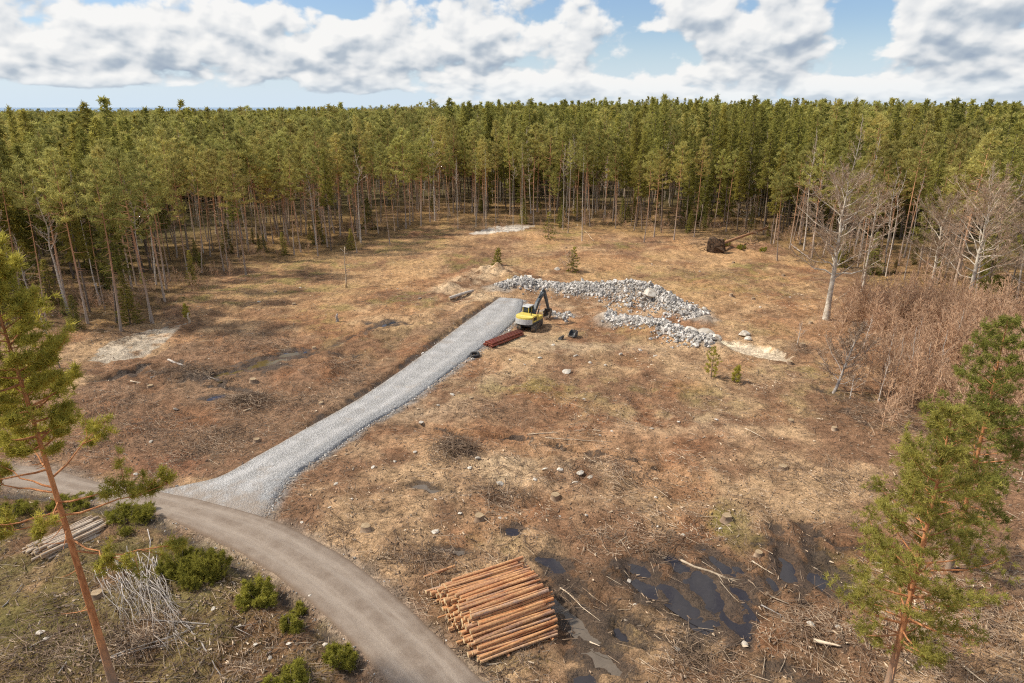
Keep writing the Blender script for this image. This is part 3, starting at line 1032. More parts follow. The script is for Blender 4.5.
def spruce_shape(seed, H=20.0, cb=.08, R=2.1, nb=85, cpb=7, blades=6, bl=.42, bw=.13, tr=.16, sides=5):
    r = np.random.default_rng(seed)
    tz = np.linspace(0, 1, 6)
    off = np.stack([.1 * np.sin(tz * 3 + seed), .1 * np.cos(tz * 3 + seed), tz * H], 1)
    tw = [(off, tr * (1 - tz * .93))]
    C, D = [], []
    for i in range(nb):
        k = ((i + r.uniform(0, 1)) / nb)
        t = cb + (1 - cb) * k
        ln = R * (1 - k) ** .8 * r.uniform(.6, 1.15) + .18
        az = i * 2.39 + r.normal(0, .3)
        el = -.30 + .75 * k
        p0 = np.array([0.1 * math.sin(t * 3 + seed), .1 * math.cos(t * 3 + seed), t * H])
        dv = np.array([math.cos(az) * math.cos(el), math.sin(az) * math.cos(el), math.sin(el)])
        s = np.linspace(0, 1, 4)[:, None]
        pts = p0 + dv * s * ln + np.array([0, 0, 1]) * (-.25 * ln * s + .28 * ln * s ** 2)
        if ln > .5:
            tw.append((pts, .03 * (1 - s[:, 0] * .8)))
        m = max(2, int(cpb * ln / R * r.uniform(.8, 1.3)) + 1)
        ss = r.uniform(.2, 1, m)
        latv = np.array([-math.sin(az), math.cos(az), 0])
        lat = r.normal(0, .16, m) * ln
        C.append(np.stack([np.interp(ss, s[:, 0], pts[:, q]) for q in range(3)], 1) + latv * lat[:, None])
        D.append(unit(dv * 1.0 + np.array([0, 0, -.25]) + latv * (lat / ln)[:, None] * 2 + r.normal(0, .15, (m, 3))))
    C.append(off[-1] + np.stack([r.normal(0, .05, 6), r.normal(0, .05, 6), r.uniform(-.9, .1, 6)], 1))
    D.append(np.tile([0, 0, 1.3], (6, 1)))
    V, Q, T = tubes(tw, sides, False)
    NV, NF, tint = needles(r, np.vstack(C), np.vstack(D), blades, bl, bw, .45)
    return (V, [Q]), (NV, [NF], tint), off


def bare_shape(seed, H=18.0, fork=.28, R=4.0, nb=26, sb=9, tw_n=7, tr=.22, up=.9, round_=True, twr=.012, sides=6, lean=(0, 0)):
    r = np.random.default_rng(seed)
    tz = np.linspace(0, 1, 9)
    wob = r.normal(0, .03 * H * .3, (9, 2)) * tz[:, None]
    off = np.stack([wob[:, 0] + lean[0] * tz * H, wob[:, 1] + lean[1] * tz * H, tz * H * .96], 1)
    big = [(off, tr * (1 - tz) ** .85 * (1 + .4 * np.exp(-tz * 25)) + .012)]
    fine = []
    for i in range(nb):
        k = (i + r.uniform(0, 1)) / nb
        t = fork + (.97 - fork) * k
        prof = (math.sqrt(max(0, 1 - (k * 1.0 - .32) ** 2 / .50)) if round_ else (1 - k) ** .8) + .08
        ln = R * prof * r.uniform(.7, 1.2)
        az = i * 2.4 + r.normal(0, .4)
        el = up * (.55 + .5 * k) + r.normal(0, .12)
        p0 = np.array([np.interp(t, tz, off[:, q]) for q in range(3)])
        dv = np.array([math.cos(az) * math.cos(el), math.sin(az) * math.cos(el), math.sin(el)])
        s = np.linspace(0, 1, 6)[:, None]
        pts = p0 + dv * s * ln + np.cumsum(r.normal(0, .035 * ln, (6, 3)), 0) * (s > 0) + np.array([0, 0, .16 * ln]) * s ** 2
        r0 = tr * .27 * (1 - k * .7)
        big.append((pts, r0 * (1 - s[:, 0] * .9) + .008))
        for j in range(sb):
            sj = r.uniform(.22, .98)
            q0 = np.array([np.interp(sj, s[:, 0], pts[:, q]) for q in range(3)])
            d2 = unit(dv + r.normal(0, .6, 3) + [0, 0, .35])
            l2 = ln * .42 * (1.15 - sj * .6) * r.uniform(.6, 1.2)
            s2 = np.linspace(0, 1, 4)[:, None]
            p2 = q0 + d2 * s2 * l2 + r.normal(0, .05 * l2, (4, 3)) * s2 + np.array([0, 0, .12 * l2]) * s2 ** 2
            fine.append((p2, np.maximum(r0 * .34 * (1 - s2[:, 0] * .75), twr)))
            for m in range(tw_n):
                sm = r.uniform(.2, 1)
                w0 = np.array([np.interp(sm, s2[:, 0], p2[:, q]) for q in range(3)])
                d3 = unit(d2 + r.normal(0, .65, 3) + [0, 0, .2])
                l3 = l2 * .5 * r.uniform(.5, 1.2)
                fine.append((np.stack([w0, w0 + d3 * l3 * .5 + r.normal(0, .04 * l3, 3), w0 + d3 * l3]), np.array([twr, twr * .8, twr * .4])))
    V1, Q1, _ = tubes(big, sides, False)
    V2, Q2, _ = tubes(fine, 3, False)
    return (V1, [Q1]), (V2, [Q2]), off


def tree_meshes(shape, kind, bark, leaf, has_tint=True):
    a, b = shape[0], shape[1]
    tm = mk_mesh(kind + '_trunk', a[0], a[1], True, [M[bark]])
    cm = mk_mesh(kind + '_crown', b[0], b[1], False, [M[leaf]], attrs={'tint': b[2]} if has_tint else None)
    return tm, cm


PINES = [pine_shape(100 + i, 20, cb, R, nb, 17, 10, .42, .08, tr, ln, dd) for i, (cb, R, nb, tr, ln, dd) in enumerate([
    (.54, 2.9, 34, .15, .25, 18), (.62, 2.3, 26, .13, .45, 20), (.48, 3.3, 38, .17, .3, 16), (.68, 2.1, 22, .115, .6, 22), (.58, 2.7, 30, .14, .4, 16), (.44, 2.9, 40, .15, .35, 14),
    (.72, 2.4, 20, .125, .7, 18), (.52, 2.4, 30, .13, .3, 18)])]
PINE_M = [tree_meshes(s, 'pine', 'pine_bark', 'pine_needles') for s in PINES]
SPRUCES = [spruce_shape(200 + i, 20, cb, R, nb, 8, 8, .45, .11, .15) for i, (cb, R, nb) in enumerate([(.30, 2.1, 85), (.42, 1.8, 75), (.05, 2.3, 110), (.48, 1.9, 70), (.36, 1.7, 80)])]
SPRUCE_M = [tree_meshes(s, 'spruce', 'spruce_bark', 'spruce_needles') for s in SPRUCES]
BARES = [bare_shape(300 + i, 20, fk, R, nb, 7, 5, tr, up, False, .014) for i, (fk, R, nb, tr, up) in enumerate([(.55, 1.9, 22, .12, 1.0), (.62, 1.5, 18, .10, 1.05), (.45, 2.4, 26, .14, .95), (.35, 2.8, 28, .15, .9)])]
SLIM_M = [tree_meshes(pine_shape(150 + i, 20, .70, 1.3, 22, 9, 9, .36, .075, .115, .2, 16), 'slim_pine', 'birch_bark', 'pine_needles') for i in range(2)]
BARE_M = [tree_meshes(s, 'birch', 'birch_bark', 'bare_bark', False) for s in BARES]


def plant_tree(kind, meshes, x, y, hgt, label, cat, group, rz=None, lean=(0, 0), wide=1.0, sink=.1):
    z = hz(x, y) - sink
    s = hgt / 20.0
    w = s * wide
    o = thing(kind, label, cat, (x, y, z), 0, group, (w, w, s), (lean[0], lean[1], random.uniform(0, 6.28) if rz is None else rz))
    link('trunk', meshes[0], o)
    link('crown', meshes[1], o)
    return o


# ------------------------------------------------------------------ the forest edge, trunk by trunk
# px base, py base, py top, kind (p pine, b birch, s spruce, d dead/bare thin)
FRONT = [(-8, 322, 150, 'p'), (24, 312, 138, 'p'), (46, 322, 165, 'p'), (88, 324, 150, 'p'), (67, 306, 140, 'p'), (121, 331, 158, 'p'), (132, 289, 140, 'p'), (130, 298, 148, 'p'), (151, 323, 168, 'd'), (153, 324, 150, 'p'), (165, 303, 152, 'p'), (177, 257, 128, 'p'),
         (224, 272, 150, 'p'), (228, 268, 150, 'p'), (246, 275, 152, 'p'), (238, 257, 140, 'p'), (265, 250, 138, 'p'), (301, 252, 158, 'p'), (318, 256, 148, 'p'), (331, 251, 150, 's'), (357, 253, 172, 'p'), (373, 229, 140, 'p'), (390, 245, 145, 'p'),
         (398, 228, 138, 'p'), (410, 226, 142, 'p'), (421, 226, 138, 'p'), (435, 221, 128, 'b'), (450, 216, 135, 'p'), (458, 229, 152, 'd'), (476, 228, 150, 'd'), (486, 230, 142, 'd'), (496, 223, 145, 'p'), (513, 227, 148, 'd'), (522, 231, 140, 'd'), (549, 221, 166, 'p'),
         (563, 229, 138, 'd'), (568, 233, 140, 'd'), (582, 241, 142, 'd'), (577, 221, 138, 'p'), (592, 220, 150, 'd'), (603, 222, 142, 'p'), (616, 224, 145, 'p'), (634, 231, 160, 'p'), (644, 242, 152, 'p'), (654, 237, 150, 'p'), (674, 239, 142, 'p'), (694, 237, 138, 'p'), (714, 228, 150, 'p'),
         (726, 232, 150, 'p'), (754, 228, 145, 'p'), (777, 261, 164, 'p'), (771, 244, 150, 's'), (790, 246, 150, 'p'), (800, 244, 142, 'p'), (828, 250, 150, 'p'), (862, 282, 180, 'p'), (880, 262, 150, 'p'), (904, 280, 165, 'd'), (918, 276, 150, 's'), (944, 280, 150, 'p'), (985, 287, 150, 'p'), (1010, 292, 150, 's'), (1040, 300, 150, 'p')]


def place_words(px):
    for lim, s in ((110, 'at the far left'), (200, 'above the pale rock slab'), (290, 'beyond the brown field'), (370, 'behind the lone snag'), (445, 'left of the white rock patch'),
                   (540, 'beyond the gravel road end'), (610, 'beyond the rubble ridge start'), (700, 'beyond the rubble ridge peak'), (775, 'by the uprooted tree'), (850, 'behind the thick whitish trunk'), (930, 'behind the reddish thicket'), (9999, 'behind the broadest bare tree')):
        if px < lim:
            return s


taken = []
cnt = {}
KN = {'p': ('pine_tree', 'pine'), 'b': ('birch_tree', 'birch'), 's': ('spruce_tree', 'spruce'), 'd': ('slender_tree', 'tree')}
front_sorted = sorted(FRONT)
for px, pb, pt, k in front_sorted:
    p = G(px, pb)
    z = hz(*p)
    p = G(px, pb, z)
    h = height_to(p[1], pt) - hz(*p)
    wz = place_words(px)
    i = cnt.get((wz, k), 0)
    cnt[(wz, k)] = i + 1
    look = {'p': 'tall reddish-trunked pine', 'b': 'tall white leafless birch', 's': 'dark cone-shaped spruce', 'd': 'thin pale pole-like tree'}[k]
    lab = '%s, %s in edge row %s' % (look, nth(i), wz)
    if k == 'p':
        tall = [1, 3, 6, 0, 4, 1, 3][i % 7]
        plant_tree('pine_tree', PINE_M[tall], p[0], p[1], h, lab, 'pine', 'trees along the forest edge', lean=(random.gauss(0, .02), random.gauss(0, .02)) if px != 777 else (0, .09), wide=random.uniform(.9, 1.15))
    elif k == 's':
        plant_tree('spruce_tree', random.choice(SPRUCE_M), p[0], p[1], h, lab, 'spruce', 'trees along the forest edge')
    elif k == 'b':
        plant_tree('birch_tree', BARE_M[0], p[0], p[1], h, lab, 'birch', 'trees along the forest edge', wide=1.5)
    else:
        plant_tree('slender_tree', [BARE_M[1], SLIM_M[0], SLIM_M[1]][i % 3], p[0], p[1], h, lab, 'tree', 'trees along the forest edge', wide=.8)
    taken.append(p)

# ------------------------------------------------------------------ the forest behind, nearest trees each on its own
r_ = np.random.default_rng(11)


def scatter_ring(r0f, r1, spacing, az0, az1, r):
    pts = []
    # jittered hex grid in plain ground coordinates
    xs = np.arange(-r1, r1, spacing)
    ys = np.arange(-20, r1, spacing * .87)
    X, Y = np.meshgrid(xs, ys)
    X = X + (np.arange(len(ys)) % 2)[:, None] * spacing * .5
    X = X + r.uniform(-.42, .42, X.shape) * spacing
    Y = Y + r.uniform(-.42, .42, X.shape) * spacing
    X, Y = X.ravel(), Y.ravel()
    rr = np.hypot(X, Y)
    a = np.degrees(np.arctan2(X, Y))
    m = (rr < r1) & (a > az0) & (a < az1) & (rr > r0f(a))
    return X[m], Y[m], rr[m] - bd_of(a[m]), a[m]


X, Y, dep, A = scatter_ring(lambda a: bd_of(a) + 2.0, 420, 3.7, -43, 43, r_)
# density: keep gaps, and thin with distance
keep = r_.random(len(X)) < np.interp(dep, [0, 15, 35, 70, 300], [.46, .58, .75, .9, .8])
keep &= fbm(X, Y, 18, 77, 2) > -.24
for t in taken:
    keep &= np.hypot(X - t[0], Y - t[1]) > 2.0
X, Y, dep, A = X[keep], Y[keep], dep[keep], A[keep]
o_ = np.argsort(dep)
X, Y, dep, A = X[o_], Y[o_], dep[o_], A[o_]
mixn = fbm(X, Y, 40, 81, 3) + .25 * fbm(X, Y, 9, 83, 2)
spr = smooth(-12, 20, A) * .11 - .03
u = r_.random(len(X))
bare_p = np.interp(dep, [0, 25, 60], [.20, .15, .10])
kind = np.where(u < bare_p, 2, np.where(mixn + spr + (dep > 30) * .03 > .10, 1, 0))
hts = np.where(kind == 1, r_.normal(20.5, 3.4, len(X)), r_.normal(19.0, 2.8, len(X))) - .8
hts = hts - 1.2 * (A < -10) * smooth(0, 30, -A)
hts = np.clip(hts, 9, 26)
infr = np.abs(A) < 38.5
cap = {0: 250, 1: 220, 2: 130}
have = {0: 0, 1: 0, 2: 0}
stuff_pts = []
PXb, PYb = to_px(X, Y, 0 * X)
spec = {0: ('pine_tree', 'pine', PINE_M, 'pine in among its neighbours, forest %s', 'pines inside the forest '),
        1: ('spruce_tree', 'spruce', SPRUCE_M, 'dark pointed spruce among pines, forest %s', 'spruces inside the forest '),
        2: ('birch_tree', 'birch', BARE_M, 'leafless birch among conifers, forest %s', 'bare birches inside the forest ')}
for i in range(len(X)):
    k = int(kind[i])
    if infr[i] and have[k] < cap[k]:
        have[k] += 1
        wz = place_words(PXb[i])
        nm, ct, ms, lab, grp = spec[k]
        plant_tree(nm, ms[int(r_.integers(len(ms))) if k != 1 else int(r_.choice([0, 0, 1, 1, 2, 3, 3, 4, 4]))], X[i], Y[i], hts[i], lab % wz, ct, grp + wz, lean=(r_.normal(0, .04), r_.normal(0, .04)), wide=r_.uniform(.75, 1.35))
    else:
        stuff_pts.append((X[i], Y[i], hts[i], k, 0))
for i, s in enumerate(stuff_pts):
    stuff_pts[i] = s


# lighter meshes for the far forest (real trees, fewer needles each)
def joined(name, shape, bark, leaf, tint=True):
    a, b = shape[0], shape[1]
    V = np.vstack([a[0], b[0]])
    Fq = np.vstack([a[1][0], b[1][0] + len(a[0])])
    mi = np.concatenate([np.zeros(len(a[1][0])), np.ones(len(b[1][0]))])
    t = np.concatenate([np.full(len(a[0]), .5), b[2] if tint else np.full(len(b[0]), .5)])
    me = mk_mesh(name, V, [Fq], False, [M[bark], M[leaf]], mi, {'tint': t})
    return bpy.data.objects.new(name, me)


FARLIB = bpy.data.collections.new('far_tree_library')
SRC = []
for i in range(4):
    SRC.append(joined('a%d' % i, pine_shape(400 + i, 20, [.48, .56, .42, .5][i], [2.9, 2.5, 3.2, 2.4][i], 24, 10, 6, .55, .15, .14, .3, 4, 4), 'pine_bark', 'pine_needles'))
for i in range(3):
    SRC.append(joined('b%d' % i, spruce_shape(500 + i, 20, .15, [2.0, 1.7, 2.2][i], 60, 5, 5, .65, .22, .14, 4), 'spruce_bark', 'spruce_needles'))
for i in range(2):
    SRC.append(joined('c%d' % i, bare_shape(600 + i, 20, .4, 2.6, 18, 5, 4, .13, .95, False, .03, 4), 'birch_bark', 'bare_bark', False))
for o in SRC:
    FARLIB.objects.link(o)


def gn_scatter(name, pts, rot, scl, idx, coll, label, cat):
    me = bpy.data.meshes.new(name)
    me.vertices.add(len(pts))
    me.vertices.foreach_set('co', np.asarray(pts, np.float32).ravel())
    a = me.attributes.new('rot', 'FLOAT_VECTOR', 'POINT')
    a.data.foreach_set('vector', np.asarray(rot, np.float32).ravel())
    a = me.attributes.new('scl', 'FLOAT_VECTOR', 'POINT')
    a.data.foreach_set('vector', np.asarray(scl, np.float32).ravel())
    a = me.attributes.new('pick', 'INT', 'POINT')
    a.data.foreach_set('value', np.asarray(idx, np.int32))
    o = link(name, me)
    tag(o, label, cat, None, 'stuff')
    ng = bpy.data.node_groups.new(name, 'GeometryNodeTree')
    ng.interface.new_socket('Geometry', in_out='INPUT', socket_type='NodeSocketGeometry')
    ng.interface.new_socket('Geometry', in_out='OUTPUT', socket_type='NodeSocketGeometry')
    n = ng.nodes
    gi, go = n.new('NodeGroupInput'), n.new('NodeGroupOutput')
    ip = n.new('GeometryNodeInstanceOnPoints')
    ci = n.new('GeometryNodeCollectionInfo')
    ci.inputs[0].default_value = coll
    ci.inputs[1].default_value = True
    ci.inputs[2].default_value = True
    m2p = n.new('GeometryNodeMeshToPoints')

    def at(nm, t):
        q = n.new('GeometryNodeInputNamedAttribute')
        q.data_type = t
        q.inputs[0].default_value = nm
        return [s for s in q.outputs if s.enabled and s.name == 'Attribute'][0]
    l = ng.links.new
    l(gi.outputs[0], m2p.inputs[0])
    l(m2p.outputs[0], ip.inputs['Points'])
    l(ci.outputs[0], ip.inputs['Instance'])
    ip.inputs['Pick Instance'].default_value = True
    l(at('pick', 'INT'), ip.inputs['Instance Index'])
    l(at('rot', 'FLOAT_VECTOR'), ip.inputs['Rotation'])
    l(at('scl', 'FLOAT_VECTOR'), ip.inputs['Scale'])
    l(ip.outputs[0], go.inputs[0])
    md = o.modifiers.new('scatter', 'NODES')
    md.node_group = ng
    return o


def far_points(r0, r1, sp, seed):
    r = np.random.default_rng(seed)
    n = int((r1 ** 2 - r0 ** 2) * math.radians(88) / 2 / sp ** 2)
    rr = np.sqrt(r.uniform(r0 ** 2, r1 ** 2, n))
    a = np.radians(r.uniform(-44, 44, n))
    return rr * np.sin(a), rr * np.cos(a)


XS = np.array([s[0] for s in stuff_pts]); YS = np.array([s[1] for s in stuff_pts]); HS = np.array([s[2] for s in stuff_pts]); KS = np.array([s[3] for s in stuff_pts])
for r0, r1, sp, sd in ((420, 800, 5.0, 21), (800, 1700, 7.5, 22), (1700, 3600, 14.0, 23)):
    fx, fy = far_points(r0, r1, sp, sd)
    k = np.where(rng.random(len(fx)) < .05, 2, np.where(fbm(fx, fy, 60, 81, 3) + .2 * fbm(fx, fy, 12, 82, 2) + smooth(-12, 20, np.degrees(np.arctan2(fx, fy))) * .16 > .10, 1, 0))
    k = np.where(fbm(fx, fy, 120, 87, 2) > .22, np.where(rng.random(len(fx)) < .5, 2, k), k)
    XS, YS = np.concatenate([XS, fx]), np.concatenate([YS, fy])
    HS = np.concatenate([HS, np.clip(rng.normal(17.5, 3.8, len(fx)), 8, 28)])
    KS = np.concatenate([KS, k])
ZS = far_z(XS, YS) - .2
idx = np.where(KS == 0, rng.integers(0, 4, len(XS)), np.where(KS == 1, 4 + rng.integers(0, 3, len(XS)), 7 + rng.integers(0, 2, len(XS))))
sc_ = np.stack([HS / 20 * rng.uniform(.8, 1.45, len(XS))] * 2 + [HS / 20], 1)
ro_ = np.stack([rng.normal(0, .02, len(XS)), rng.normal(0, .02, len(XS)), rng.uniform(0, 6.28, len(XS))], 1)
print('trees', have, 'far', len(XS))
gn_scatter('forest', np.stack([XS, YS, ZS], 1), ro_, sc_, idx, FARLIB, 'dense green conifer forest reaching from behind the clearing to the horizon', 'forest')
# ------------------------------------------------------------------ foreground pines
def big_pine(name, label, base, hgt, seed, cb, R, nb, cpb, tr, rz, lean=(0, 0), extra=(), bl=.17, bw=.022, blades=26, dead=16, needle='near_needles', asym=.25):
    s = pine_shape(seed, hgt, cb, R, nb, cpb, blades, bl, bw, tr, .18, dead, 12, 1.0, .7, asym, .35)
    (V, Q), (NV, NF, tint), off = s
    NF = NF[0]
    tz = np.linspace(0, 1, 10)
    tw, C, D = [], [], []
    r = np.random.default_rng(seed + 5)
    for t, az, ln, el, n in extra:       # single lower limbs that carry tufts only at their ends
        az = az - rz
        p0 = np.array([np.interp(t, tz, off[:, q]) for q in range(3)])
        dv = np.array([math.cos(az) * math.cos(el), math.sin(az) * math.cos(el), math.sin(el)])
        sft = np.linspace(0, 1, 7)[:, None]
        pts = p0 + dv * sft * ln + np.array([0, 0, .22 * ln]) * sft ** 2 + r.normal(0, .035 * ln, (7, 3)) * sft
        tw.append((pts, .045 * (1 - sft[:, 0] * .8)))
        for j in range(n):
            ss = r.uniform(.6, 1.02)
            c0 = np.array([np.interp(ss, sft[:, 0], pts[:, q]) for q in range(3)])
            d2 = unit(dv + r.normal(0, .5, 3) + [0, 0, .35])
            l2 = r.uniform(.4, 1.1)
            tw.append((np.stack([c0, c0 + d2 * l2 * .5, c0 + d2 * l2]), np.array([.016, .012, .005])))
            for q in range(7):
                C.append(c0 + d2 * l2 * r.uniform(.35, 1.05) + r.normal(0, .08, 3))
                D.append(unit(d2 + r.normal(0, .4, 3) + [0, 0, .4]))
    Qs = [Q[0]]
    if tw:
        V2, Q2, _ = tubes(tw, 12 if False else 6, False)
        Qs.append(Q2 + len(V))
        V = np.vstack([V, V2])
        N2, F2, t2 = needles(r, np.array(C), np.array(D), blades, bl, bw)
        NF = np.vstack([NF, F2 + len(NV)])
        NV = np.vstack([NV, N2])
        tint = np.concatenate([tint, t2])
    o = thing('pine_tree', label, 'pine', (base[0], base[1], hz(*base) - .15), 0, None, None, (lean[0], lean[1], rz))
    link('trunk', mk_mesh(name + '_trunk', V, Qs, True, [M['near_bark']]), o)
    link('crown', mk_mesh(name + '_crown', NV, [NF], False, [M[needle]], attrs={'tint': tint}), o)
    return o


b_ = G(119, 702)
big_pine('tall_pine', 'tall foreground pine with bare orange trunk and one-sided crown, beside the bleached brushwood', b_, 20.0, 41, .60, 1.95, 66, 52, .175, .4, lean=(0, -.055),
         extra=[(.50, -.25, 3.4, .15, 9), (.47, .3, 3.8, -.05, 10), (.42, -.5, 3.2, -.25, 8), (.53, 2.9, 2.8, .1, 9), (.46, 3.4, 2.4, -.2, 6), (.39, .1, 3.6, -.3, 7), (.56, 2.4, 2.6, .1, 8), (.50, -1.2, 2.0, -.1, 5), (.57, -2.2, 2.4, .1, 8), (.55, 1.4, 2.4, .1, 8), (.52, 3.0, 3.0, .0, 10), (.48, 3.6, 2.6, -.1, 8)], bl=.22, bw=.026)
b_ = G(884, 700)
big_pine('broad_pine', 'bushy pine with orange lower trunk at lower right corner of the clearing', b_, 13.8, 46, .20, 2.9, 88, 40, .17, 1.0, lean=(0, .02), bl=.19, bw=.024, blades=22, asym=.1, dead=10, needle='right_needles')
b_ = G(950, 566)
big_pine('dark_pine', 'darker pine standing just behind the bushy pine at the right edge', b_, 14.6, 52, .18, 2.9, 80, 42, .16, 2.0, bl=.2, bw=.03, blades=18, asym=.1, lean=(0, .0), needle='dark_needles')

# ------------------------------------------------------------------ bare broadleaf trees on the right
def bare_tree(label, px, pb, pt, seed, R20, fork, nb, tr, sb=10, tn=8, bark='aspen_bark', lean=(0, 0), up=.75, name='bare_tree', cat='tree', group=None, twr=.011, rnd=True):
    p = G(px, pb)
    z = hz(*p)
    p = G(px, pb, z)
    h = height_to(p[1], pt) - z
    s = bare_shape(seed, h, fork, R20, nb, sb, tn, tr, up, rnd, twr, 8, lean)
    o = thing(name, label, cat, (p[0], p[1], z - .15), 0, group)
    link('trunk', mk_mesh(name + '_trunk', s[0][0], s[0][1], True, [M[bark]]), o)
    link('crown', mk_mesh(name + '_crown', s[1][0], s[1][1], False, [M['bare_bark']]), o)
    return o


bare_tree('bare round-crowned tree with thick whitish trunk at the right edge of the clearing', 826, 320, 172, 71, 4.6, .30, 34, .36, 15, 13)
bare_tree('slim bare tree close behind the thick whitish trunk', 862, 292, 182, 72, 2.6, .35, 22, .17, 11, 10)
bare_tree('bare many-branched tree between the two broad-crowned bare trees', 928, 300, 196, 73, 3.6, .3, 30, .22, 13, 12)
bare_tree('broadest bare tree with spreading crown at the far right', 966, 312, 186, 74, 5.4, .28, 38, .29, 15, 13)
bare_tree('bare tree partly cut by the right picture edge behind reddish scrub', 1022, 322, 205, 75, 4.2, .3, 28, .22, 13, 12)
bare_tree('small pale leafless tree by the fallen uprooted pine', 745, 226, 190, 76, 2.6, .15, 22, .12, 8, 6, twr=.02)
bare_tree('pale leaning bush-like tree with fine whitish twigs, at the thicket front', 833, 394, 318, 77, 2.8, .15, 34, .13, 13, 9, 'grey_wood', (.26, .05), 1.0, 'leaning_tree', 'tree', None, .016, False)

# ------------------------------------------------------------------ reddish thicket: saplings
SAPLIB = bpy.data.collections.new('sapling_library')
SAPS = []
for i in range(6):
    H_ = [4.2, 3.4, 5.0, 2.8, 4.6, 3.8][i]
    s = bare_shape(800 + i, H_, .12, [1.3, 1.2, 1.4, 1.1, 1.2, 1.3][i], 26, 7, 4, .026, .85, False, .0065, 4)
    V = np.vstack([s[0][0], s[1][0]])
    Fq = np.vstack([s[0][1][0], s[1][1][0] + len(s[0][0])])
    me = mk_mesh('sapling%d' % i, V, [Fq], False, [M['thicket']])
    SAPS.append(me)
    SAPLIB.objects.link(bpy.data.objects.new('sapling%d' % i, me))
r_ = np.random.default_rng(31)
TH = GL([(790, 318), (815, 325), (845, 298), (930, 305), (1030, 318), (1200, 360), (1200, 500), (1060, 470), (980, 445), (930, 440), (875, 428), (845, 368), (820, 345)])
lo, hi = TH.min(0), TH.max(0)
P = r_.uniform(lo, hi, (2000, 2))
d_ = dist_poly(P[:, 0], P[:, 1], np.vstack([TH, TH[:1]]))[0]
P = P[inside(P[:, 0], P[:, 1], TH) & (r_.random(len(P)) < .25 + .75 * smooth(.5, 5, d_)) & (fbm(P[:, 0], P[:, 1], 5, 91, 2) > -.17)]
P2 = []
for px in np.linspace(560, 1100, 260):      # thin brush inside the forest edge on the right and left
    P2.append(G(px, np.interp(px, [560, 640, 780, 850, 940, 1100], [222, 232, 246, 268, 290, 315]) + r_.normal(-8, 7)))
for px in np.linspace(-60, 560, 260):
    P2.append(G(px, np.interp(px, [-60, 60, 120, 250, 420, 560], [335, 318, 318, 262, 226, 220]) + r_.normal(-7, 8)))
P2 = np.array(P2)
nth_ = len(P)
P = np.vstack([P, P2])
sz = np.concatenate([r_.uniform(.3, 1.0, nth_) ** .9 * 1.6, r_.uniform(.4, .9, len(P2))])
gn_scatter('thicket', np.stack([P[:, 0], P[:, 1], height(P[:, 0], P[:, 1]) - .05], 1), np.stack([r_.normal(0, .1, len(P)), r_.normal(0, .1, len(P)), r_.uniform(0, 6.28, len(P))], 1),
           np.repeat(sz[:, None], 3, 1), r_.integers(0, 6, len(P)), SAPLIB, 'leafless reddish brown scrub crowding the right side of the clearing', 'thicket')
# young spruces in the shade of the edge trees
r_ = np.random.default_rng(35)
for i in range(64):
    px = r_.uniform(-20, 1010)
    az = math.degrees(math.atan2((px - 512) / FPX, CP))
    rad_ = float(bd_of(az)) + r_.uniform(-1, 22)
    x_, y_ = rad_ * math.sin(math.radians(az)), rad_ * math.cos(math.radians(az))
    plant_tree('young_spruce', SPRUCE_M[2], x_, y_, r_.uniform(2.0, 6.5), 'low green young spruce under taller trees ' + place_words(px), 'young spruce', 'young spruces ' + place_words(px), wide=r_.uniform(1.5, 2.2))
# single pale sapling stems that stand out of the scrub
for i, (px, pb, pt) in enumerate([(797, 345, 318), (878, 402, 352), (892, 396, 330), (906, 398, 322), (921, 392, 338), (936, 396, 325), (952, 405, 335), (915, 362, 310), (885, 368, 322), (862, 352, 312), (948, 362, 305), (975, 372, 318), (1003, 385, 330), (850, 398, 372), (1014, 352, 300)]):
    bare_tree('thin pale sapling stem standing out of the reddish scrub, %s from the left' % nth(i), px, pb, pt, 850 + i, .9, .35, 12, .045, 4, 3, 'birch_bark', (random.uniform(-.05, .12), 0), 1.1, 'sapling', 'sapling', 'pale sapling stems in the scrub', .008, False)
for i, (px, pb, pt, d) in enumerate([(60, 368, 300, 'thin leaning dead stem at the left edge of the brown field'), (346, 287, 246, 'broken bare snag standing alone left of the track'), (101, 306, 282, 'short broken grey snag among the left pines'), (189, 322, 312, 'short pale stump beside the pale rock slab'), (337, 322, 313, 'grey splintered stump on the brown field')]):
    p = G(px, pb)
    z = hz(*p)
    h = height_to(p[1], pt) - z
    rr_ = [.07, .12, .13, .17, .2][i]
    mb = MB()
    top = np.array([[-.9, .25, -.1, .05, .1][i], 0, h])
    ts = np.linspace(0, 1, 6)[:, None]
    mb.tube(top * ts + np.array([.06, .04, 0]) * np.sin(ts * 7), rr_ * (1 - ts[:, 0] * .55), 7)
    o = thing('dead_snag' if i < 3 else 'tree_stump', d, 'snag' if i < 3 else 'stump', (p[0], p[1], z - .1))
    link('trunk', mb.mesh('snag_trunk', M['pale_wood'] if i in (1, 3) else M['grey_wood'], True), o)
    if i < 3:
        mb = MB()
        for q in range(5 + 4 * (i == 1)):
            t = random.uniform(.3, 1)
            a = random.uniform(0, 6.28)
            l_ = random.uniform(.4, 1.4)
            mb.tube([top * t, top * t + np.array([math.cos(a), math.sin(a), random.uniform(-.1, .6)]) * l_], [.035, .012], 4)
        link('branches', mb.mesh('snag_branches', M['grey_wood']), o)

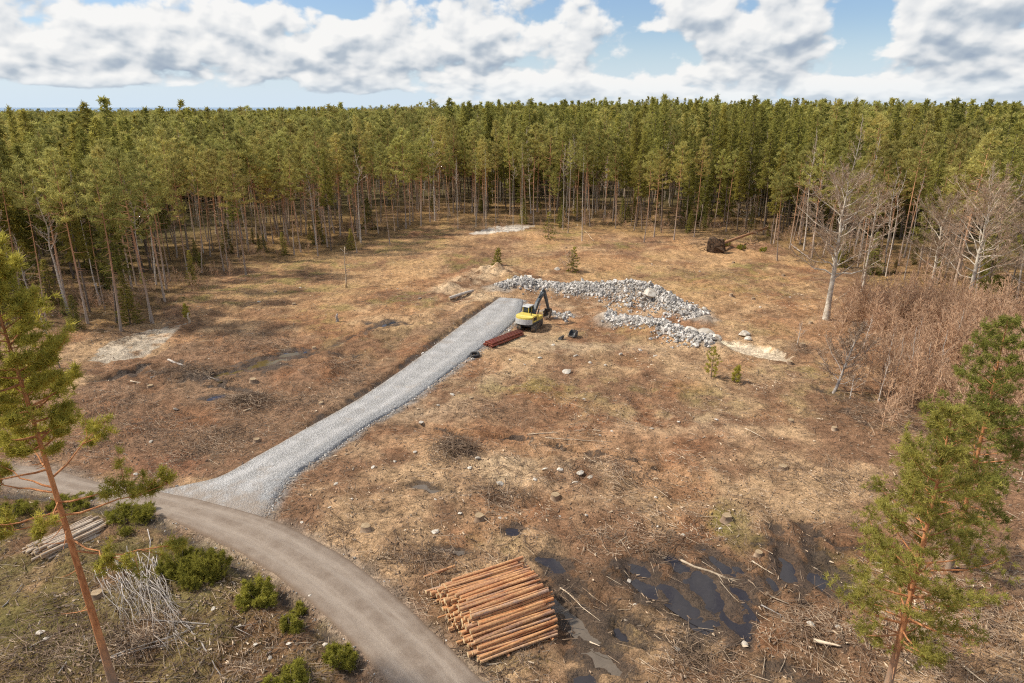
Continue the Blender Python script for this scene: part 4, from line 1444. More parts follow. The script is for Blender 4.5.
# ------------------------------------------------------------------ low evergreens
def juniper_mesh(seed, h, r0, n, bl=.17, bw=.03, blades=11):
    """many leaning sprigs of different length rising from one base"""
    r = np.random.default_rng(seed)
    C, D = [], []
    k = max(9, n // 42)
    for q in range(k):
        a = r.uniform(0, 6.28)
        out = r.uniform(.1, 1.0) ** .8
        hh = h * r.uniform(.45, 1.1) * (1.05 - .45 * out)
        b0 = np.array([math.cos(a), math.sin(a)]) * r0 * out * .75
        tip = np.array([b0[0] + math.cos(a) * r0 * .35 * r.uniform(.2, 1.2), b0[1] + math.sin(a) * r0 * .35 * r.uniform(.2, 1.2), hh])
        m = n // k
        t = r.uniform(.05, 1, m)[:, None]
        wv = .20 * r0 * (1.1 - t)
        C.append(np.array([b0[0], b0[1], 0]) * (1 - t) + tip * t + r.normal(0, 1, (m, 3)) * wv)
        D.append(np.tile(tip - np.array([b0[0] * .6, b0[1] * .6, 0]), (m, 1)) / h + r.normal(0, .3, (m, 3)))
    return needles(r, np.vstack(C), unit(np.vstack(D)), blades, bl, bw, .5)


def bush(label, px, py, h, r0, seed, kind='juniper_bush', cat='bush', group=None, mat='juniper', n=700):
    p = G(px, py)
    V, Fq, t = juniper_mesh(seed, h, r0, n)
    o = thing(kind, label, cat, (p[0], p[1], hz(*p) - .08), 0, group)
    mb = MB()
    for k in range(7):
        a = random.uniform(0, 6.28)
        mb.tube([(0, 0, 0), (math.cos(a) * r0 * .2, math.sin(a) * r0 * .2, h * .35), (math.cos(a) * r0 * .4, math.sin(a) * r0 * .4, h * .75)], [.03, .02, .008], 4)
    link('stems', mb.mesh(kind + '_stems', M['spruce_bark']), o)
    link('foliage', mk_mesh(kind + '_foliage', V, [Fq], False, [M[mat]], attrs={'tint': t}), o)


bush('large dark green juniper, biggest of those along the dirt road', 208, 580, 1.9, 1.25, 1, n=1500)
bush('juniper touching the big dark juniper on its left', 182, 570, 1.4, 1.1, 2, n=1000)
bush('wide dark juniper beside the dirt road below the biggest one', 258, 604, 1.25, 1.0, 4, n=1100)
bush('small bright green juniper alone on pale ground by the road bend', 292, 634, .95, .55, 6, n=450)
bush('small yellow-green seedling between the juniper row and the road edge', 299, 612, .6, .4, 7, n=260)
bush('round bright juniper close to the road near the bottom edge', 339, 664, 1.1, .75, 8, n=700)
bush('juniper cut by the bottom picture edge', 292, 690, 1.0, .95, 9, n=800)
bush('green bush behind the small pulpwood stack by the road', 128, 520, 1.1, 1.6, 11, n=900)
bush('green bush between pulpwood stack and dirt road at left', 70, 500, .8, 1.3, 12, n=600)
bush('dark bush at the left edge above the pulpwood stack', 8, 515, 1.0, 1.6, 13, n=700)
bush('rounded green bush under the uprooted root plate', 723, 247, 1.8, 1.3, 14, n=500)
bush('small dark bush right of the uprooted root plate', 741, 250, .9, 1.0, 15, n=350)
bush('low dark bush far right of the uprooted tree', 764, 251, .8, .9, 16, n=300)


def young(label, px, pb, pt, which, wide, mats):
    p = G(px, pb)
    z = hz(*p)
    h = height_to(p[1], pt) - z
    s = pine_shape(900 + which, h, .05, h * .30, 26, 9, 12, .16, .035, .04, .05, 0, 4) if mats == 'pine_needles' else spruce_shape(900 + which, h, .03, h * .3, 40, 6, 9, .2, .06, .05, 4)
    o = thing('young_pine' if mats == 'pine_needles' else 'young_spruce', label, 'young tree', (p[0], p[1], z - .05))
    link('trunk', mk_mesh('young_trunk', s[0][0], s[0][1], True, [M['spruce_bark']]), o)
    link('crown', mk_mesh('young_crown', s[1][0], s[1][1], False, [M['near_needles' if mats == 'pine_needles' else 'juniper']], attrs={'tint': s[1][2]}), o)


young('small green pine alone on open ground below the sandy pit', 711, 377, 348, 0, 1, 'pine_needles')
young('smaller green pine just right of the lone pine below the pit', 736, 381, 366, 1, 1, 'pine_needles')
young('small bushy spruce before the forest edge beyond the rubble ridge', 549, 238, 212, 2, 1, 's')
young('green spruce in front of the excavator side of the forest, on open grass', 498, 265, 248, 3, 1, 's')
young('young spruce beside the bare shrub behind the rubble ridge', 573, 272, 247, 4, 1, 's')
young('little pine at the foot of the left pines beside the rock slab', 186, 318, 304, 5, 1, 'pine_needles')
bare_tree('bare grey shrub on the grass directly behind the rubble ridge', 568, 272, 250, 880, 2.0, .1, 22, .04, 7, 5, 'bare_bark', (0, 0), .95, 'bare_shrub', 'shrub', None, .015, False)

# ------------------------------------------------------------------ stacks of logs
def log_mat(name, cols, peel):
    m, nt = new_mat(name)
    N = NT(nt)
    r = N.rand()
    v = N.vscale(N.obj(), (3.0, .55, 3.0))
    n = N.noise(v, 2.2, 5, .65)
    ra = N.node('ShaderNodeValToRGB')
    e = ra.color_ramp.elements
    e[0].color, e[1].color = (*cols[0], 1), (*cols[-1], 1)
    for i, cc in enumerate(cols[1:-1]):
        q = e.new((i + 1) / (len(cols) - 1))
        q.color = (*cc, 1)
    N.put(ra.inputs[0], r)
    col = N.mix(N.mul(N.sstep(n, .44, .58), .75), ra.outputs[0], peel)
    k = N.lin(N.noise(N.obj(), 9, 5, .75), .3, .7, .55, 1.4)
    col = N.mix(1.0, col, N.xyz(k, k, k), 'MULTIPLY')
    N.out(N.bsdf(col, .85, N.bump(N.noise(v, 8, 4), .5, .02), 0, .2))
    return m


M['saw_log'] = log_mat('pine_log_bark', [(0.44, 0.180, 0.070), (0.28, 0.17, 0.12), (0.48, 0.215, 0.092), (0.36, 0.165, 0.085), (0.52, 0.21, 0.078), (0.33, 0.245, 0.20), (0.50, 0.235, 0.10), (0.44, 0.29, 0.19)], (0.60, 0.33, 0.15))
M['pulp_log'] = log_mat('pulpwood_bark', [(0.42, 0.30, 0.19), (0.27, 0.18, 0.12), (0.52, 0.42, 0.31), (0.40, 0.26, 0.15), (0.46, 0.36, 0.27)], (0.58, 0.48, 0.37))
M['cut_face'] = simple_mat('sawn_log_end', (0.42, 0.29, 0.15), (0.62, 0.47, 0.27), 5, .8, objrand=.25)


def log_thing(label, cat, group, c, direction, length, rad, mat, name='log', taper=.85):
    """a log lying along `direction` (unit 3-vector), centre c; children: its two sawn ends"""
    ts = np.linspace(-.5, .5, 7)
    bend = random.uniform(-.012, .012) * length
    pts = np.stack([bend * np.cos(ts * 3.1), ts * length, random.uniform(-.006, .006) * length * np.cos(ts * 3.1)], 1)
    rads = rad * np.linspace(1, taper, 7) * np.array([random.uniform(.96, 1.04) for _ in range(7)])
    V, Q, T = tubes([(pts, rads)], 10, False)
    d = Vector(direction).normalized()
    o = bpy.data.objects.new(name, mk_mesh(name, V, [Q], True, [mat]))
    COL.objects.link(o)
    o.location = c
    o.rotation_euler = d.to_track_quat('Y', 'Z').to_euler()
    tag(o, label, cat, group)
    for e in (0, 6):
        th = np.linspace(0, 2 * math.pi, 10, endpoint=False)
        s = -1 if e == 0 else 1
        cV = np.stack([pts[e, 0] + rads[e] * .995 * np.cos(th), np.full(10, pts[e, 1]), pts[e, 2] + rads[e] * .995 * np.sin(th)], 1)
        cV = np.vstack([cV, [[pts[e, 0], pts[e, 1] + s * .006, pts[e, 2]]]])
        i = np.arange(10)
        f = np.stack([np.full(10, 10), i, (i + 1) % 10], 1)
        if s > 0:
            f = f[:, ::-1]
        link('cut_end', mk_mesh('cut_end', cV, [f], False, [M['cut_face']]), o)
    return o


r_ = np.random.default_rng(17)
A_, B_ = G(430, 596), G(498, 660)          # the near (left) ends: far corner, near corner
C_, D_ = G(561, 640), G(515, 566)          # the right ends
row = (A_ + D_) / 2, (B_ + C_) / 2
axis_log = ((D_ - A_) + (C_ - B_)) / 2
LOGL = float(np.linalg.norm(axis_log))
axis_log = axis_log / LOGL
row_d = row[1] - row[0]
ROWL = float(np.linalg.norm(row_d))
row_d = row_d / ROWL
print('log length', LOGL, 'row', ROWL)
place_ = 0
zb = float(base0(np.array([row[0][0]]), np.array([row[0][1]]))[0])
layers = 9
lz = 0.0
for ly in range(layers):
    mean_r = .076
    f0, f1 = .02 + .022 * ly, .99 - .040 * ly
    s = f0 * ROWL
    k = 0
    lst = []
    while s < f1 * ROWL:
        rad = float(np.clip(r_.normal(mean_r, .028), .04, .15))
        lst.append((s + rad, rad))
        s += rad * 2.0 + .004
    for k, (s, rad) in enumerate(lst):
        pos = row[0] + row_d * s
        ang = r_.normal(0, .022)
        ca, sa = math.cos(ang), math.sin(ang)
        dxy = np.array([axis_log[0] * ca - axis_log[1] * sa, axis_log[0] * sa + axis_log[1] * ca])
        sl_ = r_.normal(-.10 * (layers - 1 - ly) * .6, .20)
        ln_ = min(LOGL, 5.4) * r_.uniform(.95, 1.04)
        if ly > layers - 4 and k == 1 + ly % 3:
            sl_ -= .45
        c = pos + dxy * sl_
        zc = zb + .20 + ly * .132 + r_.normal(0, .018) + rad * .3
        lev = 'top' if ly == layers - 1 else ('lowest' if ly == 0 else nth(ly) + ' lowest')
        lab = 'pine log in the big stack, %s layer, %s from the far end' % (lev, nth(k))
        log_thing(lab, 'log', 'pine logs in the big roadside stack', (c[0], c[1], zc), (dxy[0], dxy[1], r_.normal(0, .012)), ln_, rad, M['saw_log'])
# two bearers under the stack
for q, nm in ((-.28, 'near its left ends'), (.28, 'near its right ends')):
    c = (row[0] + row[1]) / 2 + axis_log * q * LOGL
    log_thing('crosswise bearer log under the big stack, ' + nm, 'log', 'bearers under the big stack', (c[0], c[1], zb + .08), (row_d[0], row_d[1], 0), ROWL * 1.05, .09, M['saw_log'])
# a few stray logs round the stack
for (px1, py1, px2, py2, rad, d) in [(424, 581, 455, 571, .09, 'stray reddish log end sticking out at the far corner of the big stack'), (480, 641, 500, 634, .08, 'short loose log leaning out below the left ends of the big stack')]:
    a, b = G(px1, py1), G(px2, py2)
    dd = b - a
    log_thing(d, 'log', None, ((a[0] + b[0]) / 2, (a[1] + b[1]) / 2, hz(*((a + b) / 2)) + .12), (dd[0], dd[1], .1), float(np.linalg.norm(dd)), rad, M['saw_log'])

A_, B_ = G(22, 549), G(46, 560)
D_, C_ = G(86, 520), G(110, 530)
ax2 = ((D_ - A_) + (C_ - B_)) / 2
L2_ = float(np.linalg.norm(ax2)); ax2 = ax2 / L2_
rowa, rowb = (A_ + D_) / 2, (B_ + C_) / 2
rd2 = rowb - rowa
RL2 = float(np.linalg.norm(rd2)); rd2 = rd2 / RL2
zb2 = hz(*rowa) + .05
print('pulp', L2_, RL2)
for ly in range(4):
    s, k = (.02 + .07 * ly) * RL2, 0
    while s < (.98 - .08 * ly) * RL2:
        rad = float(np.clip(r_.normal(.085, .022), .05, .14))
        p = rowa + rd2 * (s + rad)
        ang = r_.normal(0, .05)
        dxy = np.array([ax2[0] * math.cos(ang) - ax2[1] * math.sin(ang), ax2[0] * math.sin(ang) + ax2[1] * math.cos(ang)])
        p = p + dxy * r_.normal(0, .22)
        lev = ['lowest', 'second', 'third', 'top'][ly]
        log_thing('greyish log in the small pulpwood stack, %s layer, %s from the back' % (lev, nth(k)), 'log', 'logs in the small pulpwood stack', (p[0], p[1], zb2 + .10 + ly * .145), (dxy[0], dxy[1], r_.normal(0, .015)), L2_ * r_.uniform(.82, 1.05), rad, M['pulp_log'])
        s += rad * 2.05
        k += 1

# ------------------------------------------------------------------ single branches and poles lying about
def stick(label, p1, p2, rad, mat, name='branch', cat='branch', group=None, side=3, lift=.06, z1=None, z2=None, twigs=0, curve=.03):
    a, b = G(*p1), G(*p2)
    za = hz(*a) + lift if z1 is None else z1
    zc = hz(*b) + lift if z2 is None else z2
    L_ = np.linalg.norm(b - a)
    t = np.linspace(0, 1, 8)
    P = np.stack([a[0] + (b[0] - a[0]) * t, a[1] + (b[1] - a[1]) * t, za + (zc - za) * t], 1)
    nrm = np.array([-(b - a)[1], (b - a)[0]]) / L_
    w = np.cumsum(np.random.default_rng(int(p1[0] * 7 + p1[1])).normal(0, curve, 8)) * L_ * .4
    w = w - np.linspace(w[0], w[-1], 8)
    P[:, :2] += nrm[None] * w[:, None]
    tw = [(P, rad * (1 - t * .65))]
    rr = np.random.default_rng(int(p1[0] * 3 + p2[1]))
    for q in range(twigs):
        k = rr.integers(2, 8)
        d = (b - a) / L_ + rr.normal(0, .5, 2)
        l_ = rr.uniform(.15, .4) * L_ * .6
        tw.append((np.stack([P[k], P[k] + np.array([d[0] * l_, d[1] * l_, rr.uniform(-.02, .25) * l_])]), np.array([rad * .4, rad * .15])))
    V, Q, T = tubes(tw, 6)
    o = link(name, mk_mesh(name, V - P[0], [Q, T], True, [M[mat]]), None, tuple(P[0]))
    return tag(o, label, cat, group)


for d, p1, p2, rad, mat, tw in [
    ('long pale pole lying across the right end of the dark puddles', (681, 556), (790, 599), .075, 'pale_wood', 3), ('thinner pale branch forking off the long pole', (752, 560), (775, 571), .05, 'pale_wood', 2),
    ('short pale log lying on dark mud at lower right', (814, 638), (841, 645), .11, 'pale_wood', 0), ('two-forked pale branch below the long pole', (762, 600), (784, 614), .04, 'grey_wood', 4),
    ('thin diagonal pole on bare soil above the puddles', (668, 500), (698, 528), .04, 'pale_wood', 0), ('short pale branch above the big puddle', (619, 545), (627, 536), .05, 'pale_wood', 0), ('pale stick above the thin diagonal pole', (668, 519), (678, 524), .04, 'pale_wood', 0),
    ('long thin bent pole in mid clearing', (528, 434), (603, 427), .05, 'pale_wood', 2), ('second thin pole just under the bent pole in mid clearing', (545, 438), (612, 441), .04, 'pale_wood', 0), ('pale branch near the right edge of the open ground', (745, 427), (762, 436), .05, 'pale_wood', 1),
    ('grey fallen pole at the foot of the left pines', (72, 332), (92, 341), .09, 'grey_wood', 0), ('pale grey log across the muddy ditch at left', (150, 375), (185, 363), .13, 'grey_wood', 0), ('lower grey log across the muddy ditch at left', (168, 358), (212, 378), .12, 'grey_wood', 2),
    ('short pale stick in the mud by the left pool', (130, 378), (148, 380), .08, 'pale_wood', 0), ('pale bent branch sticking out of the brush heap at left', (245, 408), (275, 398), .06, 'pale_wood', 2), ('thin branch leaning by the gravel road right shoulder', (355, 446), (367, 430), .04, 'slash_wood', 2),
    ('pale pole on the ground between big stack and muddy water', (560, 590), (600, 626), .035, 'pale_wood', 0), ('pale stick at the end of the muddy water', (590, 640), (600, 646), .04, 'pale_wood', 0), ('thin pale branch crossing soil right of the big stack', (545, 560), (575, 530), .035, 'pale_wood', 1),
    ('forked pale branches before the right bushy pine', (905, 655), (925, 672), .05, 'pale_wood', 5), ('white crooked branch at right lower corner', (975, 640), (992, 636), .06, 'pale_wood', 3), ('pale stick near the bottom right corner', (965, 660), (985, 683), .05, 'pale_wood', 0),
    ('fallen slender trunk in front of the forest edge', (577, 222), (594, 240), .09, 'pale_wood', 2), ('grey fallen trunk beside the small bare tree at the forest edge', (790, 246), (815, 262), .10, 'grey_wood', 4), ('pale fallen branch under the thick whitish trunk', (829, 305), (850, 290), .07, 'pale_wood', 2)]:
    stick(d, p1, p2, rad, mat, twigs=tw)
# bleached brushwood left of the road
r_ = np.random.default_rng(23)
for i in range(46):
    u = i / 45
    tip = (100 + 62 * u + r_.normal(0, 9), 570 + 6 * math.sin(u * 3) + r_.normal(0, 12) - 8 * u)
    root = (166 + r_.normal(0, 17) - 40 * (1 - u) ** 2, 612 + r_.normal(0, 12) + 14 * u)
    a = G(*tip)
    stick('bleached grey branch in the fan-shaped brushwood heap left of the road bend', tip, root, r_.uniform(.013, .028), 'grey_wood', 'branch', 'branch', 'branches in the bleached brushwood heap', z1=hz(*a) + r_.uniform(.1, .75) * (.4 + .6 * math.sin(u * 3.1)), lift=r_.uniform(.05, .3), twigs=6, curve=.03)
for d, p1, p2, rad, tw in [('long crooked grey branch reaching from the heap to the bottom', (168, 606), (205, 650), .055, 6), ('grey branch tail pointing down from the crooked branch', (203, 648), (222, 683), .04, 4), ('long grey pole pointing right out of the brushwood', (112, 660), (196, 632), .05, 3), ('grey pole below and parallel to the long pole in the brushwood', (100, 664), (180, 640), .045, 2),
                           ('grey forked branch beneath the fan-shaped brushwood', (140, 622), (235, 633), .045, 5), ('grey branch at the top left of the brushwood', (95, 575), (118, 563), .04, 4), ('grey branch near the orange trunk foot', (60, 680), (90, 640), .035, 6), ('thin pale pole on heather at the left edge', (2, 605), (22, 580), .04, 1), ('thin grey branch lying on heath left of the orange trunk', (30, 650), (75, 622), .03, 4)]:
    stick(d, p1, p2, rad, 'grey_wood', twigs=tw)

# ------------------------------------------------------------------ uprooted tree
p = G(715, 252)
z = hz(*p)
o = thing('uprooted_tree', 'uprooted pine with black root plate tipped up before the forest edge', 'fallen tree', (p[0], p[1], z))
r = np.random.default_rng(2)
th = np.linspace(0, 2 * math.pi, 14, endpoint=False)
rad = 2.0 * r.uniform(.75, 1.15, 14)
mb = MB()
Vp = []
for yy, k in ((-.35, .85), (.0, 1.0), (.4, .7)):
    Vp.append(np.stack([rad * k * np.cos(th), np.full(14, yy) + r.normal(0, .1, 14), 1.2 + .85 * rad * k * np.sin(th)], 1))
Vp = np.vstack(Vp + [np.array([[0, -.6, 1.2], [0, .7, 1.2]])])
i = np.arange(14); j = (i + 1) % 14
mb.add(Vp, [np.vstack([np.stack([i, j, 14 + j, 14 + i], 1), np.stack([14 + i, 14 + j, 28 + j, 28 + i], 1)]), np.vstack([np.stack([np.full(14, 42), j, i], 1), np.stack([np.full(14, 43), 28 + i, 28 + j], 1)])])
for q in range(26):
    a = r.uniform(0, 6.28); k = r.uniform(.3, 1)
    c0 = np.array([1.9 * k * math.cos(a), -.3, 1.2 + 1.6 * k * math.sin(a)])
    c1 = c0 + np.array([math.cos(a) * .9, -r.uniform(.2, 1.0), math.sin(a) * .8]) * r.uniform(.4, 1)
    mb.tube([c0, (c0 + c1) / 2 + r.normal(0, .1, 3), c1], [.09, .06, .02], 5)
rp = link('root_plate', mb.mesh('root_plate', M['root_soil']), o, rot=(0, 0, -.5))
q1 = G(768, 236) - p
tmb = MB()
tmb.tube([(0, 0, 1.3), (q1[0] * .5, q1[1] * .5, 1.6), (q1[0], q1[1], 1.9)], [.28, .24, .18], 9)
trk = link('trunk', tmb.mesh('fallen_trunk', M['pine_bark'], True), o)
mb = MB()
for q in range(26):
    k = r.uniform(.55, 1.1)
    c0 = np.array([q1[0] * k, q1[1] * k, 1.3 + .6 * k])
    d = unit(np.array([q1[0], q1[1], 0]) * .05 + r.normal(0, 1, 3)) * r.uniform(1, 2.6)
    mb.tube([c0, c0 + d * .5, c0 + d + [0, 0, -.2]], [.05, .03, .01], 4)
link('branches', mb.mesh('fallen_branches', M['bare_bark']), o)
# ------------------------------------------------------------------ excavator
def paint(name, c, rough=.45, dirt=(0.22, 0.15, 0.09), amt=.5):
    m, nt = new_mat(name)
    N = NT(nt)
    n = N.noise(N.obj(), 2.6, 6, .7)
    z = N.sep(N.obj())[2]
    f = N.mul(N.sstep(N.sub(n, N.mul(z, .05)), .38, .62), amt)
    N.out(N.bsdf(N.mix(f, c, dirt), N.lin(f, 0, 1, rough, .9), N.bump(N.noise(N.obj(), 20, 3), .15, .01), 0, .4))
    return m


M['yellow'] = paint('yellow_machine_paint', (0.66, 0.52, 0.10), .5, amt=.6)
M['lightgrey'] = paint('light_grey_machine_paint', (0.52, 0.52, 0.50), .45, amt=.35)
M['darkgrey'] = paint('dark_grey_machine_paint', (0.065, 0.080, 0.090), .45, amt=.35)
M['track_steel'] = paint('muddy_track_steel', (0.07, 0.06, 0.05), .7, (0.30, 0.20, 0.12), .8)
M['chrome'] = paint('polished_rod', (0.6, 0.6, 0.6), .2, amt=.1)
M['rubber'] = paint('black_plastic', (0.022, 0.022, 0.024), .5, (0.12, 0.09, 0.06), .35)
M['red_pipe'] = paint('red_brown_plastic_pipe', (0.30, 0.062, 0.034), .5, (0.30, 0.18, 0.10), .35)
mg, ng_ = new_mat('cab_glass')
Ng = NT(ng_)
Ng.out(Ng.bsdf((0.02, 0.03, 0.035), .06, None, 0, .7))
M['glass'] = mg

EP, EB = G(530, 327), G(556, 314)
dv = EB - EP
head = math.atan2(-dv[0], dv[1])                       # +Y forward turned to the bucket
ex = thing('excavator', 'yellow and grey tracked excavator with lowered bucket at the end of the gravel road', 'excavator', (EP[0], EP[1], hz(*EP) + .02), head, None, .87)


def rotx(a):
    return np.array([[1, 0, 0], [0, math.cos(a), -math.sin(a)], [0, math.sin(a), math.cos(a)]])


def part(name, mb, mat, parent=ex, loc=(0, 0, 0), rot=(0, 0, 0), sm=False):
    return link(name, mb.mesh(name, mat, sm), parent, loc, rot)


th_ = G(546, 325) - G(536, 336)
turn = math.atan2(-th_[0], th_[1]) - head              # the tracks stand turned against the upper body
turn = max(-.6, min(.6, turn))
uc = MB().box((0, 0, .55), (1.3, 1.9, .35), bev=.1).box((0, .6, .5), (1.7, .35, .3)).box((0, -.6, .5), (1.7, .35, .3)).tube([(0, 0, .7), (0, 0, .98)], .55, 16)
uco = part('undercarriage', uc, M['darkgrey'], rot=(0, 0, turn))
for sx in (-1, 1):
    n = 44
    Lh, r0 = 1.5, .42
    prof = []
    for i in range(n):                                  # loop of the track, in (y, z)
        t = i / n * (4 * Lh + 2 * math.pi * r0)
        if t < 2 * Lh:
            prof.append((-Lh + t, 2 * r0))
        elif t < 2 * Lh + math.pi * r0:
            a = math.pi / 2 - (t - 2 * Lh) / r0
            prof.append((Lh + r0 * math.cos(a), r0 + r0 * math.sin(a)))
        elif t < 4 * Lh + math.pi * r0:
            prof.append((Lh - (t - 2 * Lh - math.pi * r0), 0))
        else:
            a = -math.pi / 2 - (t - 4 * Lh - math.pi * r0) / r0
            prof.append((-Lh + r0 * math.cos(a), r0 + r0 * math.sin(a)))
    mb = MB()
    for i in range(n):
        a, b = np.array(prof[i]), np.array(prof[(i + 1) % n])
        m, d = (a + b) / 2, b - a
        ang = math.atan2(d[1], d[0])
        mb.box((sx * .98, m[0], m[1] + .01), (.56, np.linalg.norm(d) * .86, .07), rotx(ang))
    mb.box((sx * .98, 0, .43), (.40, 2.9, .62))
    trk_ = part('track', mb, M['track_steel'], rot=(0, 0, turn))
    for yy in (-1.5, 1.5):
        part('sprocket', MB().tube([(sx * .98 - sx * .26, yy, .43), (sx * .98 + sx * .27, yy, .43)], .30, 14), M['darkgrey'], trk_)
# upper body
part('deck', MB().prism([(-1.25, -1.5), (1.25, -1.5), (1.25, 1.25), (.35, 1.45), (-1.25, 1.45)], .98, 1.16, 2), M['darkgrey'])
hood = MB().prism([(-1.5, 1.165), (.15, 1.165), (.15, 1.75), (-.05, 1.98), (-1.35, 2.02), (-1.5, 1.9)], -1.24, 1.24, 0)
ho = part('engine_hood', hood, M['yellow'])
part('exhaust_pipe', MB().tube([(.7, -.9, 2.0), (.7, -.9, 2.35), (.7, -1.0, 2.42)], .06, 8), M['rubber'], ho)
part('air_grille', MB().box((1.245, -.8, 1.6), (.02, .8, .4)), M['rubber'], ho)
part('tool_box', MB().box((.82, .72, 1.40), (.82, 1.05, .46), bev=.06), M['yellow'])
cw = []
for i in range(13):
    a = math.pi + math.pi * i / 12
    cw.append((1.26 * math.cos(a) * (1 if abs(math.cos(a)) < .98 else 1), -1.50 + .78 * math.sin(a)))
cwm = MB().prism(cw, 1.02, 1.72, 2)
part('counterweight', cwm, M['lightgrey'])
cap_ = [(x * .97, -1.503 + (y + 1.5) * .94) for x, y in cw]
part('counterweight_top', MB().prism(cap_, 1.722, 1.93, 2), M['yellow'])
# cab
cabp = [(.18, 1.165), (1.55, 1.165), (1.60, 1.7), (1.38, 2.66), (.22, 2.70), (.18, 2.0)]
cb = MB()
for x0, x1 in ((-1.24, -1.17), (-.37, -.30)):
    for (a, b) in (((.18, 1.165), (.22, 2.70)), ((1.55, 1.165), (1.60, 1.7)), ((1.60, 1.7), (1.38, 2.66)), ((.85, 1.165), (.85, 2.68)), ((.18, 1.75), (1.58, 1.75))):
        m_ = ((x0 + x1) / 2, (a[0] + b[0]) / 2, (a[1] + b[1]) / 2)
        d_ = (b[0] - a[0], b[1] - a[1])
        cb.box(m_, (.08, math.hypot(*d_) + .06, .09), rotx(math.atan2(d_[1], d_[0])))
cb.box((-.77, .87, 1.40), (.93, 1.38, .46)).box((-.77, .2, 1.45), (.93, .07, .56))
cab = part('cab', cb, M['yellow'])
part('roof', MB().prism([(.12, 2.66), (1.5, 2.62), (1.44, 2.76), (.2, 2.80)], -1.28, -.26, 0), M['lightgrey'], cab)
part('side_window', MB().prism([(.24, 1.66), (1.56, 1.66), (1.36, 2.62), (.26, 2.65)], -1.195, -1.180, 0), M['glass'], cab)
part('side_window', MB().prism([(.24, 1.66), (1.56, 1.66), (1.36, 2.62), (.26, 2.65)], -.355, -.340, 0), M['glass'], cab)
part('rear_window', MB().box((-.77, .215, 2.2), (.76, .015, .84)), M['glass'], cab)
part('windscreen', MB().box((-.77, 1.485, 2.18), (.76, .015, 1.0), rotx(.225)), M['glass'], cab)
part('seat', MB().box((-.77, .7, 1.75), (.5, .5, .14), bev=.04).box((-.77, .45, 2.05), (.48, .12, .6)), M['rubber'], cab)


def beam(mb, pts, hts, w, x=.05):
    """box beam along a path in (y, z)"""
    pts = np.array(pts, float)
    tan = unit(np.gradient(pts, axis=0))
    nr = np.stack([-tan[:, 1], tan[:, 0]], 1)
    up = pts + nr * np.array(hts)[:, None] / 2
    dn = pts - nr * np.array(hts)[:, None] / 2
    n = len(pts)
    for i in range(n - 1):
        prof = [tuple(dn[i]), tuple(dn[i + 1]), tuple(up[i + 1]), tuple(up[i])]
        mb.prism(prof, x - w / 2, x + w / 2, 0)
    return mb


boom = beam(MB(), [(.75, 1.35), (1.15, 2.2), (1.75, 3.0), (2.5, 3.55), (3.5, 4.15)], [.32, .48, .55, .45, .28], .36)
boom.tube([(-.2, .75, 1.35), (.3, .75, 1.35)], .16, 10).tube([(-.18, 3.5, 4.15), (.28, 3.5, 4.15)], .12, 10)
part('boom', boom, M['darkgrey'])
stk = beam(MB(), [(3.15, 4.62), (3.55, 4.1), (4.15, 2.9), (4.75, 1.55)], [.2, .46, .36, .24], .30)
part('stick', stk, M['darkgrey'])
bk = []
for i in range(9):
    a = math.radians(-60 + i * 30)
bp = [(4.95, 1.5), (5.02, 1.0), (4.88, .55), (4.5, .28), (4.05, .35), (4.12, .42), (4.48, .38), (4.80, .62), (4.90, 1.0), (4.62, 1.45)]
bm_ = MB().prism(bp[:10], -.42, .52, 0)
for xx in (-.40, .50):
    bm_.prism([(4.9, 1.35), (4.98, 1.0), (4.85, .58), (4.5, .31), (4.10, .38), (4.55, 1.35)], xx - .02, xx + .02, 0)
for k in range(5):
    bm_.prism([(4.1, .33), (4.1, .43), (3.86, .40)], -.38 + k * .21, -.29 + k * .21, 0)
part('bucket', bm_, M['track_steel'])
for a, b, c_, xs in [((1.25, 1.15), (1.75, 2.2), (2.05, 2.85), (-.22, .34)), ((2.1, 3.65), (2.75, 4.25), (3.15, 4.62), (.05,)), ((3.75, 3.95), (4.55, 2.7), (4.95, 1.75), (.05,))]:
    for xx in xs:
        cy_ = part('hydraulic_cylinder', MB().tube([(xx, *a), (xx, *b)], .085, 10), M['darkgrey'])
        part('rod', MB().tube([(xx, *b), (xx, *c_)], .045, 8), M['chrome'], cy_)
for sx in (-1.3, 1.3):
    part('mirror', MB().tube([(sx * .96, 1.3, 1.16), (sx, 1.32, 2.0)], .02, 5).box((sx, 1.34, 2.05), (.2, .05, .28)), M['rubber'])
part('handrail', MB().tube([(1.2, 1.2, 1.16), (1.2, 1.2, 2.1), (1.2, .2, 2.1), (1.2, .2, 1.6)], .022, 6), M['yellow'])

